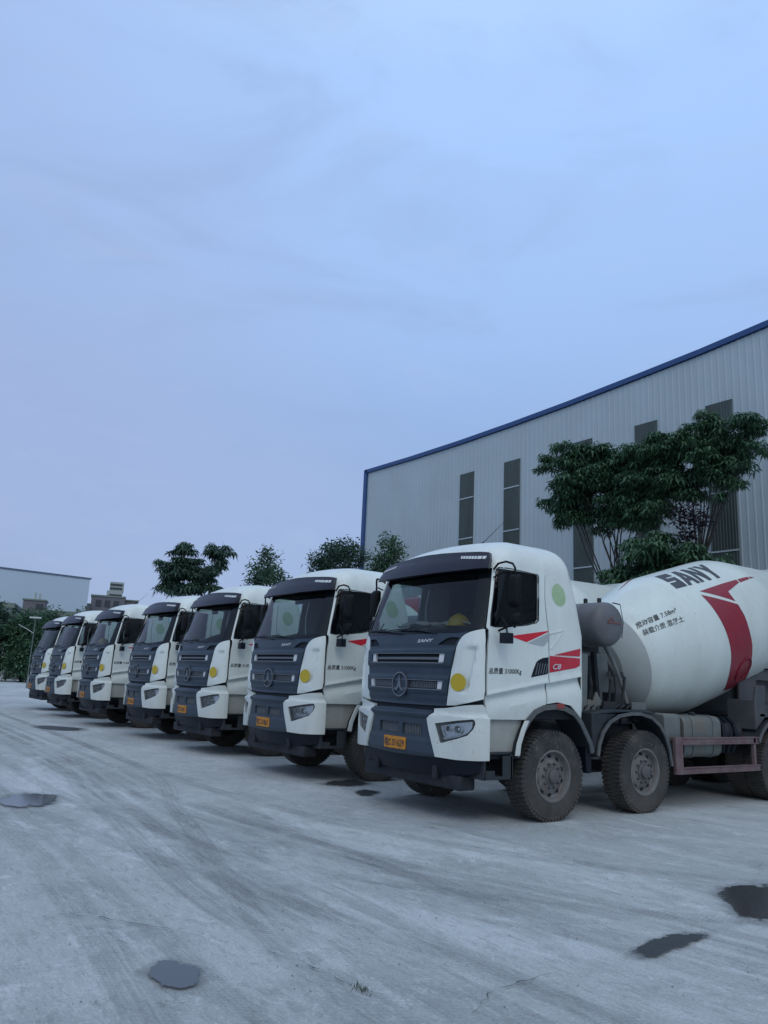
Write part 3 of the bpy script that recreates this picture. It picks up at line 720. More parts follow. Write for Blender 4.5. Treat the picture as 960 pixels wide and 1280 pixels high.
    def fender(pts, yo, yi, mt, lip=.05):
        mb = MB(); n = len(pts)
        cxm = sum(p[0] for p in pts) / n
        cen = Vector((cxm, .5))
        inn = [((Vector(p) + (cen - Vector(p)).normalized() * .02)) for p in pts]
        vs = [(p[0], yo, p[1]) for p in pts] + [(p[0], yi, p[1]) for p in pts] + [(q.x, yo, q.y) for q in inn] + [(q.x, yi, q.y) for q in inn]
        fs = []
        for i in range(n - 1):
            fs += [(i, i + 1, n + i + 1, n + i), (2 * n + i, 3 * n + i, 3 * n + i + 1, 2 * n + i + 1), (i, 2 * n + i, 2 * n + i + 1, i + 1), (n + i, n + i + 1, 3 * n + i + 1, 3 * n + i)]
        fs += [(0, n, 3 * n, 2 * n), (n - 1, 3 * n - 1, 4 * n - 1, 2 * n - 1)]
        mb.add(vs, fs); fo = B(mb, 'fender', mt, ang=30); mb = MB()
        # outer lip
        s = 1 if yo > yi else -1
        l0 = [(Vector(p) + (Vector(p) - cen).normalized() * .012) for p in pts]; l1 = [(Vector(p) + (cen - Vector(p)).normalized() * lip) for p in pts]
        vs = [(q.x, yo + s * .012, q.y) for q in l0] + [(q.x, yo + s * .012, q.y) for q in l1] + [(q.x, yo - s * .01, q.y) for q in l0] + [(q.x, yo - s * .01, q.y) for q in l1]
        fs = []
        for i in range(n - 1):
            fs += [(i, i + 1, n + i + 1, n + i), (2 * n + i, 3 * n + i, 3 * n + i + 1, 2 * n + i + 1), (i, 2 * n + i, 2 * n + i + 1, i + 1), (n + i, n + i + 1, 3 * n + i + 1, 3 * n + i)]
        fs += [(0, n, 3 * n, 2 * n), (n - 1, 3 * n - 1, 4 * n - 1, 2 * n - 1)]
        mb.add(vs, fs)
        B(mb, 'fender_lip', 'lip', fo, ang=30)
        return fo
    for s in (-1, 1):
        fr = [(.80, .76), (.83, .90), (.90, 1.05), (1.0, 1.18), (1.10, 1.27), (1.25, 1.325), (1.45, 1.34), (1.62, 1.325), (1.80, 1.26), (1.92, 1.16), (2.02, 1.02), (2.10, .90), (2.14, .78)]
        fender(fr, s * 1.215, s * .80, 'fender')
        mb = MB()    # white strip at the front of the arch
        st = [(.775, .76), (.805, .90), (.875, 1.06), (.93, 1.155), (1.0, 1.155), (.94, 1.05), (.87, .89), (.85, .76)]
        ya, yb = sorted((s * 1.215, s * 1.235)); mb.prism(st, 'y', ya, yb); B(mb, 'arch_trim', 'white', bevel=.006)
        f2 = [(2.22, .74), (2.25, .88), (2.33, 1.03), (2.47, 1.16), (2.66, 1.235), (2.9, 1.265), (3.1, 1.265), (3.32, 1.22), (3.50, 1.12), (3.62, .98), (3.70, .80), (3.75, .58)]
        fender(f2, s * 1.215, s * .80, 'fender', .03)
        mb = MB()    # webs above the second fender
        ya, yb = sorted((s * 1.19, s * .8))
        mb.prism([(2.16, 1.26), (2.16, .80), (2.22, .78), (2.28, .98), (2.40, 1.12), (2.62, 1.23), (2.9, 1.262), (3.3, 1.225), (3.5, 1.27), (3.3, 1.30), (2.5, 1.30)], 'y', ya, yb)
        B(mb, 'fender_web', 'fender', bevel=.02)
        mb = MB(); ya, yb = sorted((s * 1.14, s * .86)); mb.box(2.10, 2.20, ya, yb, .52, .86); B(mb, 'mud_flap', 'black', bevel=.02)
        mb = MB(); ya, yb = sorted((s * 1.235, s * 1.215)); mb.box(1.47, 1.60, ya, yb, 1.30, 1.36); B(mb, 'side_marker', 'reddk', bevel=.005)
        # rear fenders
        for x in AX[2:]:
            fender(arc(x, .54, .68, 150, 30), s * 1.22, s * .58, 'fender', .03)
        # side guard
        y = s * 1.20
        mb = MB(); ya, yb = sorted((y, y - s * .05))
        mb.box(3.86, 4.02, ya, yb, .46, .955); mb.box(5.80, 5.86, ya, yb, .46, .955)
        mb.box(4.02, 5.95, ya, yb, .85, .95); mb.box(4.02, 5.95, ya, yb, .46, .55)
        ya2, yb2 = sorted((y + s * .012, y)); 
        mb.box(4.02, 5.95, ya2, yb2, .93, .95); mb.box(4.02, 5.95, ya2, yb2, .85, .866); mb.box(4.02, 5.95, ya2, yb2, .535, .55); mb.box(4.02, 5.95, ya2, yb2, .46, .474)
        for x in (3.9, 5.82): mb.box(x, x + .05, *sorted((y - s * .05, s * .47)), .9, .95)
        B(mb, 'side_guard', 'guard', bevel=.004)
    # --- fuel tank, tool box, air tanks (driver side), mirrored kit on the other
    for s in (-1, 1):
        y0, y1 = sorted((s * 1.10, s * .52))
        mb = MB(); pr = roundrect(y0, y1, .66, 1.24, .12, 5); mb.prism(pr, 'x', 4.22, 5.12); ft = B(mb, 'fuel_tank', 'tank', bevel=.015)
        for x in (4.40, 4.90):
            mb = MB(); o_ = roundrect(y0 - .012, y1 + .012, .648, 1.252, .13, 5); mb.prism(o_, 'x', x, x + .06); B(mb, 'tank_strap', 'fgrey', ft)
        mb = MB(); mb.lathe([(0, .05), (.04, .05), (.05, .035)], (4.62, s * .95, 1.24), 'z', 14); B(mb, 'tank_cap', 'dark', ft)
        mb = MB(); mb.prism(roundrect(y0 + .02, y1, .68, 1.26, .06, 3), 'x', 3.80, 4.16); B(mb, 'tool_box', 'fgrey', bevel=.02)
        for k, x in enumerate((5.32, 5.62)):
            mb = MB(); mb.lathe([(-.29, 0), (-.285, .07), (-.25, .125), (-.2, .135), (.2, .135), (.25, .125), (.285, .07), (.29, 0)], (x, s * .80, 1.02), 'y', 20); B(mb, 'air_tank', 'dark')
        mb = MB()
        for k in range(3): mb.tube([(5.18 + k * .16, s * (1.06 - .02 * k), .72), (5.2 + k * .16, s * 1.10, .95), (5.24 + k * .15, s * 1.05, 1.12), (5.32 + k * .14, s * .9, 1.2), (5.4 + k * .14, s * .6, 1.16)], .035, 8)
        B(mb, 'hoses', 'black')
    # --- water tank behind the cab
    mb = MB(); pr = [(-1.10, 0), (-1.095, .10), (-1.08, .19), (-1.045, .26), (-1.0, .292), (-.95, .30), (-.70, .30), (-.695, .306), (-.68, .306), (-.675, .30), (.675, .30), (.68, .306), (.695, .306), (.70, .30), (.95, .30), (1.0, .292), (1.045, .26), (1.08, .19), (1.095, .10), (1.10, 0)]
    mb.lathe(pr, (2.72, 0, 2.42), 'y', 40); wt_ = B(mb, 'water_tank', 'wtank', ang=50)
    mb = MB()
    for y in (-.55, .55): mb.box(2.42, 3.02, y - .04, y + .04, 2.06, 2.16); mb.bar((2.5, y, 2.1), (2.5, y, 1.1), .06); mb.bar((2.95, y, 2.1), (3.05, y, 1.1), .06)
    mb.lathe([(.29, .03), (.36, .03), (.37, .015)], (2.72, -.62, 2.42), 'z', 10); mb.lathe([(.29, .03), (.36, .03)], (2.72, -.86, 2.42), 'z', 10)
    mb.bar((2.80, -1.02, 2.715), (2.90, -1.06, 2.70), .014); mb.tube([(2.89, -1.075, 2.70), (2.90, -1.115, 2.45), (2.88, -1.10, 2.24)], .005, 5)
    B(mb, 'tank_bracket', 'dark', wt_)
    mb = MB()
    for a, b in (((2.60, 2.44), (2.68, 2.50)), ((2.68, 2.50), (2.74, 2.43)), ((2.60, 2.43), (2.86, 2.43))): mb.bar((a[0], -1.102, a[1]), (b[0], -1.102, b[1]), .006, .012)
    B(mb, 'faded_logo', 'reddk', wt_)
    # --- front pedestal of the drum + cluttered gear
    mb = MB()
    mb.prism([(3.05, 1.1), (3.5, 1.1), (3.42, 1.35), (3.36, 2.05), (3.12, 2.05)], 'y', -.46, -.40); mb.prism([(3.05, 1.1), (3.5, 1.1), (3.42, 1.35), (3.36, 2.05), (3.12, 2.05)], 'y', .40, .46)
    mb.box(3.10, 3.16, -.40, .40, 1.12, 2.03); mb.box(2.98, 3.6, -.5, .5, 1.16, 1.24)
    B(mb, 'front_pedestal', 'fgrey', bevel=.01)
    mb = MB(); mb.lathe([(-.42, .12), (-.40, .2), (-.15, .24), (-.02, .30), (.02, .34)], (DX - .02, 0, DZ - .02), 'x', 20); B(mb, 'drum_gearbox', 'dark')
    mb = MB()
    mb.prism([(2.15, 1.15), (2.30, 1.15), (2.34, 2.0), (2.19, 2.0)], 'y', -.98, -.60); B(mb, 'splash_board', 'fgrey', bevel=.01)
    rnd = random.Random(5)
    mb = MB()
    for k in range(6):
        x = 2.3 + rnd.random() * .9; y = -.5 - rnd.random() * .45; mb.tube([(x, y, 1.1), (x + .05, y - .05, 1.45 + rnd.random() * .3), (x + .2, y + .1, 1.75), (x + .5, y + .35, 1.8)], .022, 6)
    mb.box(3.22, 3.52, -.98, -.80, 1.28, 1.38); mb.box(3.30, 3.42, -.95, -.85, 1.14, 1.28); mb.box(2.62, 2.86, -1.0, -.7, 1.27, 1.40); mb.box(2.95, 3.1, -.9, -.7, 1.27, 1.52)
    for k in range(9):
        x = 2.1 + k * .12; mb.tube([(x, -.92, 1.2), (x + .03, -1.0, 1.32), (x + .14, -.96, 1.36), (x + .22, -.85, 1.25)], .014, 5)
    B(mb, 'valves_and_pipes', 'dark')
    mb = MB(); mb.prism([(2.28, 1.30), (2.40, 1.24), (2.52, 1.26), (2.60, 1.40), (2.50, 1.52), (2.44, 1.40), (2.34, 1.42)], 'y', -.98, -.95); mb.box(3.20, 3.50, -1.0, -.97, 1.30, 1.40); B(mb, 'pale_bracket', 'tank', bevel=.004)
    mb = MB(); mb.tube([(2.98, -.72, 2.16), (3.06, -.80, 1.95), (3.16, -.84, 1.7), (3.24, -.86, 1.45), (3.30, -.86, 1.28)], .028, 8); B(mb, 'water_pipe', 'fgrey')
    # --- drum
    mb = MB(); NS = 72; ss = [a for a, _ in DR]
    full = []
    for a, b in zip(ss, ss[1:]):
        m = max(1, round((b - a) / .25)); full += [a + (b - a) * i / m for i in range(m)]
    full.append(ss[-1])
    vs = [D(s_, 2 * PI * k / NS) for s_ in full for k in range(NS)]; i0 = max(i for i, a in enumerate(full) if a <= .275)
    quad_ = lambda i, k: (i * NS + k, i * NS + (k + 1) % NS, (i + 1) * NS + (k + 1) % NS, (i + 1) * NS + k)
    mb.add(vs, [quad_(i, k) for i in range(i0, len(full) - 1) for k in range(NS)] + [tuple(range((len(full) - 1) * NS, len(full) * NS))])
    dr = B(mb, 'drum', 'drum', ang=25)
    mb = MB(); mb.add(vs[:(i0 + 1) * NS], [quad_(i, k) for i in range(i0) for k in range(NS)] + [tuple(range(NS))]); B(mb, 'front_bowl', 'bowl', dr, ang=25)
    mb = MB()   # weld seams
    for s_ in (.40, 1.34, 3.26, 4.4):
        mb.add([D(s_ + ds, 2 * PI * k / 96, of) for ds, of in ((-.016, .0004), (0, .003), (.016, .0004)) for k in range(97)], [(i * 97 + k, i * 97 + k + 1, (i + 1) * 97 + k + 1, (i + 1) * 97 + k) for i in (0, 1) for k in range(96)])
    B(mb, 'weld_seam', 'drum', dr, recalc=False)
    mb = MB()
    for a0 in (0, PI):
        # big swoosh: band narrows towards the belly, arrow head on top
        band = [(1.775, .861), (2.05, .99), (2.433, 1.165), (2.452, 1.34), (2.456, 1.58), (2.49, 1.774), (2.513, 1.967), (2.551, 2.112), (2.645, 2.358), (2.75, 2.56), (2.05, 2.45), (1.92, 2.2), (1.879, 2.027), (1.866, 1.788), (1.84, 1.584), (1.811, 1.344), (1.79, 1.15), (1.782, 1.0)]
        head = [(1.831, .801), (2.465, .796), (2.90, .805), (2.90, .865), (2.437, .945), (2.425, 1.113)]
        tip = [(2.935, .806), (3.25, .816), (3.24, .862), (2.935, .872)]
        tip2 = [(3.28, .818), (3.519, .831), (3.27, .858)]
        for p in (band, head, tip, tip2):
            surf(mb, [[(s_, ph + a0) for s_, ph in p]], D, .12, .12, flip=True, off=.004)
    o = B(mb, 'red_swoosh', 'redd', dr, recalc=False)
    mb = MB(); surf(mb, [[(.93, -.050), (1.346, -.085), (1.642, -.150), (2.5, -.10), (2.45, -.13), (1.66, -.185), (1.34, -.125)]], D, .1, .1, flip=True, off=.004); B(mb, 'red_swoosh', 'redd', dr, recalc=False)
    mb = MB()
    for a0 in (0, PI):
        quad = [(1.60, .185 + a0), (2.85, .245 + a0), (2.72, .69 + a0), (1.45, .635 + a0)]
        wid = {'S': 1., 'A': 1.1, 'N': 1., 'Y': 1.06}; x = 0; tot = sum(wid.values()) + .14 * 3 - .1
        for ch in 'SANY':
            loops = [poly_in_quad([((x + a) / tot, b) for a, b in l], quad) for l in LET[ch]]
            surf(mb, loops, D, .12, .08, off=.005)
            x += wid[ch] + (.14 if ch != 'A' else .09)
    B(mb, 'brand_lettering', 'letterd', dr, recalc=False, smooth=False)
    mb = MB()
    put_text(mb, T_CAP1, [(.335, .812), (1.11, .872), (1.075, .965), (.305, .925)], D, .004)
    put_text(mb, T_CAP2, [(.345, .975), (1.115, 1.035), (1.085, 1.125), (.315, 1.085)], D, .004)
    B(mb, 'capacity_lettering', 'letter', dr, recalc=False, smooth=False)
    mb = MB(); rs = random.Random(4)
    for k in range(26):
        a0 = .55 + k * .042; ph = 1.86 - .02 * math.sin(k) + rs.uniform(-.012, .012)
        if rs.random() < .8: surf(mb, [[(a0, ph), (a0 + rs.uniform(.015, .035), ph + rs.uniform(-.01, .01)), (a0 + .03, ph + .012)]], D, .3, .3, flip=True, off=.003)
    B(mb, 'scuff_marks', 'wletter', dr, recalc=False)
    # hand hole cover
    mb = MB(); pts = [D(2.34 + .2 * math.cos(t * PI / 12), 2.13 + .19 * math.sin(t * PI / 12), .012) for t in range(25)]; mb.tube(pts, .008, 5)
    for t in range(12): mb.tube([D(2.34 + .17 * math.cos(t * PI / 6), 2.13 + .16 * math.sin(t * PI / 6), .0), D(2.34 + .17 * math.cos(t * PI / 6), 2.13 + .16 * math.sin(t * PI / 6), .02)], .012, 6)
    B(mb, 'inspection_hatch', 'redd', dr)
    # --- rear supports, hopper, chute, ladder
    mb = MB()
    for y in (-.62, .62):
        mb.prism([(7.55, 1.1), (8.5, 1.1), (8.35, 1.7), (8.2, 2.35), (7.95, 2.35), (7.8, 1.7)], 'y', y - .04, y + .04)
    mb.box(7.55, 8.5, -.62, .62, 1.12, 1.20); mb.box(7.9, 8.25, -.6, .6, 1.95, 2.05)
    mb.box(6.1, 9.2, -1.15, -.55, 1.24, 1.30); mb.box(6.1, 9.2, .55, 1.15, 1.24, 1.30)
    B(mb, 'rear_pedestal', 'rearsteel', bevel=.01)
    for y in (-.72, .72):
        mb = MB(); ya, yb = y - .02, y + .02
        mb.box(6.25, 6.75, ya, yb, 1.28, 1.95); mb.box(6.75, 8.3, ya, yb, 1.28, 1.42); mb.box(6.75, 8.3, ya, yb, 1.82, 1.95); mb.box(7.45, 7.7, ya, yb, 1.42, 1.82); mb.box(8.2, 8.3, ya, yb, 1.42, 1.82)
        mb.box(6.3, 8.3, y * .8 - .01, y * .8 + .01, 1.2, 2.0)
        B(mb, 'platform_side', 'rearsteel', bevel=.006)
    mb = MB(); 
    for y in (-1.13, 1.13): mb.prism([(5.98, 1.05), (6.25, 1.24), (6.30, 1.72), (6.05, 1.72), (5.98, 1.5)], 'y', y - .02, y + .02); mb.box(5.98, 6.02, *sorted((y, y * .6)), 1.05, 1.5)
    B(mb, 'mud_guard_panel', 'rearsteel', bevel=.01)
    mb = MB()
    a = [(8.7, -.55, 3.95), (9.75, -.55, 3.95), (9.75, .55, 3.95), (8.7, .55, 3.95)]; b = [(9.0, -.2, 3.2), (9.45, -.2, 3.2), (9.45, .2, 3.2), (9.0, .2, 3.2)]
    mb.add(a + b, [(0, 1, 5, 4), (1, 2, 6, 5), (2, 3, 7, 6), (3, 0, 4, 7)]); B(mb, 'hopper', 'white')
    mb = MB(); pts = [(math.sin(R(t)) * .26, -math.cos(R(t)) * .26) for t in range(-80, 81, 16)]
    vs = [(9.3 + k * .65 * .35, q[0], 2.95 - k * .5 + q[1]) for k in range(3) for q in pts]; n = len(pts)
    mb.add(vs, [(i * n + j, i * n + j + 1, (i + 1) * n + j + 1, (i + 1) * n + j) for i in range(2) for j in range(n - 1)]); B(mb, 'chute', 'white')
    mb = MB()
    for y in (-.95, -.6): mb.tube([(9.35, y, 1.0), (9.2, y, 3.4)], .02, 6)
    for k in range(8): mb.tube([(9.34 - k * .018, -.95, 1.15 + k * .29), (9.34 - k * .018, -.6, 1.15 + k * .29)], .014, 6)
    for y in (-.5, .5): mb.tube([(8.45, y, 1.2), (9.0, y, 3.2)], .03, 6)
    B(mb, 'ladder', 'white')
    mb = MB(); mb.box(9.15, 9.25, -1.15, 1.15, .75, .92); B(mb, 'rear_bumper', 'guard', bevel=.01)
    for y in (-.95, .95):
        mb = MB(); mb.box(9.25, 9.29, y - .15, y + .15, .78, .90); B(mb, 'tail_lamp', 'reddk', bevel=.005)
    return root

AX = (1.43, 3.17, 6.50, 7.87)
proto = build_truck()
TP = [(5.95, 8.03), (6.03, 11.72), (6.15, 15.50), (6.23, 18.95), (6.17, 22.95), (6.18, 26.95), (6.46, 30.96)]
TL = ['white concrete mixer truck nearest in the row, whole drum and front wheels in full view',
      'white mixer truck second in the row, just left of the nearest cab',
      'white mixer truck third in the row, pale sheet of paper lying behind its windscreen',
      'white mixer truck at the middle of the row, fourth from either end',
      'white mixer truck third from the far end, orange helmet low behind the windscreen',
      'white mixer truck second from the far end of the row',
      'farthest white mixer truck, last in the row before the dense trees']
PN = ['皖C D1629', '皖C D1862', '皖C D1857', '皖C D1650', '皖C D1838', '皖C D1731', '皖C D1625']
GRP = 'white concrete mixer trucks parked in a row'
TR = []
for i, (x, y) in enumerate(TP):
    o = proto if i == 0 else copy_tree(proto)
    o.location = (x, y, 0)
    o.rotation_euler = (0, 0, [0, .004, .008, -.007, .005, -.006, .009][i])
    tag(o, TL[i], 'mixer truck', GRP)
    # number on the plate
    bp = [c for c in o.children if c.name.startswith('bumper')][0]
    pl = [c for c in bp.children if c.name.startswith('licence_plate')][0]
    mb = MB(); put_text(mb, text_shape(PN[i], .012), [(-.195, .872), (.20, .872), (.20, .768), (-.195, .768)], S, .066)
    t = mb.build('plate_number', M['letter'], None, smooth=False); t.parent = bp
    TR.append(o)
    steer = (0, -.09, .0, .06, -.05, .12, 0)[i]
    if steer:
        for wh_ in [c for c in o.children if c.name.split('.')[0] == 'wheel']:
            k_ = wh_.children[0]; bb = [Vector(v) for v in k_.bound_box]; cc = sum(bb, Vector()) / 8
            if cc.x < 4: wh_.matrix_local = Matrix.Translation(cc) @ Matrix.Rotation(steer, 4, 'Z') @ Matrix.Translation(-cc)
    if i:
        dd_ = [c for c in o.children if c.name.split('.')[0] == 'drum'][0]
        an = (0, .9, 2.3, -1.2, .4, 1.7, -.6)[i]
        ax_ = Vector((math.cos(DT), 0, math.sin(DT))); pc = Vector((DX, 0, DZ))
        dd_.matrix_local = Matrix.Translation(pc) @ Matrix.Rotation(an, 4, ax_) @ Matrix.Translation(-pc)

# ------------------------------------------------------------------ loose things in the cabs
def helmet(loc, label, col, rz=0):
    r = empty('hard_hat', loc, rz); tag(r, label, 'hard hat')
    mb = MB(); pr = [(0, .135), (.02, .135), (.06, .128), (.10, .105), (.13, .07), (.145, .03), (.148, 0)]
    mb.lathe(pr, (0, 0, .01), 'z', 28); mb.build('shell', col, r, ang=60)
    mb = MB(); ring = circle2(0, 0, .19, .155, 28); inn = circle2(.02, 0, .13, .13, 28)
    n = 28; mb.add([(a, b, .012) for a, b in ring] + [(a, b, .022) for a, b in inn] + [(a, b, .004) for a, b in ring], [(i, (i + 1) % n, n + (i + 1) % n, n + i) for i in range(n)] + [(i, 2 * n + i, 2 * n + (i + 1) % n, (i + 1) % n) for i in range(n)])
    mb.build('brim', col, r)
    mb = MB(); mb.tube([(-.12 * math.cos(t), 0, .02 + .14 * math.sin(t)) for t in [PI * k / 10 for k in range(11)]], .012, 6); mb.build('ridge', col, r)
    return r
helmet((TP[0][0] + .42, TP[0][1] - .60, 2.225), 'yellow hard hat on the dashboard of the nearest truck', M['hat'], .4)
helmet((TP[4][0] + .40, TP[4][1] + .10, 2.225), 'small orange hard hat behind the windscreen of the third truck from the far end', M['hat'], 1.)
def sheet_thing(name, loc, w, l, mt, label, cat, rz=0, amp=.02, tilt=0, seed=1):
    rn = random.Random(seed); mb = MB(); n = 12
    ph = [rn.random() * 6 for _ in range(4)]
    vs = []
    for i in range(n + 1):
        for j in range(n + 1):
            a = i / n - .5; b = j / n - .5
            z = amp * (1 + math.sin(a * 9 + ph[0]) * math.cos(b * 8 + ph[1]) + .5 * math.sin(a * 17 + b * 13 + ph[2])) + b * tilt + .012
            vs.append((a * w, b * l, z))
    mb.add(vs, [(i * (n + 1) + j, (i + 1) * (n + 1) + j, (i + 1) * (n + 1) + j + 1, i * (n + 1) + j + 1) for i in range(n) for j in range(n)])
    o = mb.build(name, mt); o.location = loc; o.rotation_euler = (0, 0, rz); tag(o, label, cat)
    so = o.modifiers.new('solid', 'SOLIDIFY'); so.thickness = .004
    return o
x0, y0 = TP[0]
sheet_thing('crumpled_cloth', (x0 + .40, y0 - .0, 2.215), .30, .95, M['cloth'], 'crumpled dusty cloth along the dashboard of the nearest truck', 'cloth', .05, .034, seed=3)
sheet_thing('paper_sheet', (x0 + .46, y0 - .84, 2.22), .2, .26, M['paper'], 'white paper beside the yellow hard hat on the dashboard', 'paper', .5, .008, .1, seed=4)
sheet_thing('paper_sheet', (TP[2][0] + .42, TP[2][1] - .25, 2.23), .3, .55, M['paper'], 'long pale paper lying behind the windscreen of the third truck', 'paper', .25, .006, -.12, seed=5)

# ------------------------------------------------------------------ warehouse
M['wall'] = mat('ribbed_wall_sheet', (.40, .47, .50), .45, dirt=(.30, .34, .36), dscale=.35, damt=.35, var=.05, vscale=.6, streak=True)
M['bluetrim'] = mat('blue_trim', (.014, .06, .19), .4, dirt=(.06, .11, .22), damt=.3)
M['fibre'] = mat('dark_green_daylight_sheet', (.045, .066, .062), .35, dirt=(.022, .034, .032), dscale=1.2, damt=.6, var=.12, vscale=3., streak=True)
M['roofsheet'] = mat('roof_sheet', (.05, .12, .28), .5)
EAVE = [(-14, 13.6), (5, 13.0), (11.6, 12.63), (13.9, 12.46), (16.3, 12.34), (19.5, 12.20), (22.6, 12.12), (25.9, 12.08), (29.5, 12.10), (33.3, 12.18)]
wh = empty('factory_warehouse', (22, 33.3, 0)); tag(wh, 'long pale ribbed metal warehouse with blue eave behind the trucks', 'warehouse')
def WP(mb, name, mt, **k):
    o = mb.build(name, mt, None, **k); o.parent = wh; o.matrix_parent_inverse = Matrix.Translation((-22, -33.3, 0)); return o
mb = MB(); vs = []; fs = []
ys = []; y = -14.0; P_ = .24
while y < 33.2:
    for d, o_ in ((0, 0), (.165, 0), (.18, -.014), (.225, -.014)): ys.append((y + d, o_))
    y += P_
ys.append((33.3, 0))
for yy, o_ in ys:
    e = tab(EAVE, yy)
    vs += [(22 + o_, yy, 0), (22 + o_, yy, e - .1)]
fs = [(2 * i, 2 * i + 2, 2 * i + 3, 2 * i + 1) for i in range(len(ys) - 1)]
mb.add(vs, fs)
mb.box(22.06, 62, 33.2, 33.3, 0, 12.0); mb.box(61.9, 62, -14, 33.3, 0, 12.0); mb.box(22.06, 62, -14, -13.9, 0, 12.0)
WP(mb, 'wall', M['wall'], smooth=False)
mb = MB(); n = len(EAVE)
vs = []
for yy, e in EAVE: vs += [(21.90, yy, e - .08), (21.90, yy, e + .10), (22.15, yy, e + .10), (22.15, yy, e - .08)]
mb.add(vs, [(4 * i + k, 4 * i + 4 + k, 4 * i + 4 + (k + 1) % 4, 4 * i + (k + 1) % 4) for i in range(n - 1) for k in range(4)] + [(4 * n - 4, 4 * n - 3, 4 * n - 2, 4 * n - 1)])
mb.box(21.90, 22.2, 33.18, 33.44, 0, 12.28)
WP(mb, 'eave_trim', M['bluetrim'])
mb = MB(); vs = []
for yy, e in EAVE: vs += [(22.1, yy, e), (42, yy, e + 1.6), (62, yy, e)]
mb.add(vs, [(3 * i + k, 3 * i + 3 + k, 3 * i + 4 + k, 3 * i + 1 + k) for i in range(n - 1) for k in (0, 1)]); WP(mb, 'roof', M['roofsheet'])
for yc in (25.31, 22.54, 18.86, 16.07, 13.35, 10.55, 7.8, 5.0):
    mb = MB(); w = .45; y = yc - w
    vs = []; k = 0; prof = []
    while y < yc + w - .01:
        prof += [(y, -.042), (y + .05, -.042), (y + .065, -.062), (y + .085, -.062)]; y += .10
    prof.append((yc + w, -.042))
    for yy, o_ in prof: vs += [(22 + o_, yy, .6), (22 + o_, yy, 10.55)]
    mb.add(vs, [(2 * i, 2 * i + 2, 2 * i + 3, 2 * i + 1) for i in range(len(prof) - 1)])
    mb.box(21.955, 22.0, yc - w, yc + w, 10.55, 10.58)
    o = WP(mb, 'window', M['fibre'], smooth=False)
    mb = MB()
    for z in (2.2, 4.0, 5.8, 7.64, 9.42): mb.box(21.925, 21.95, yc - w, yc + w, z, z + .05)
    b = mb.build('window_bar', M['wall'], None); b.parent = o

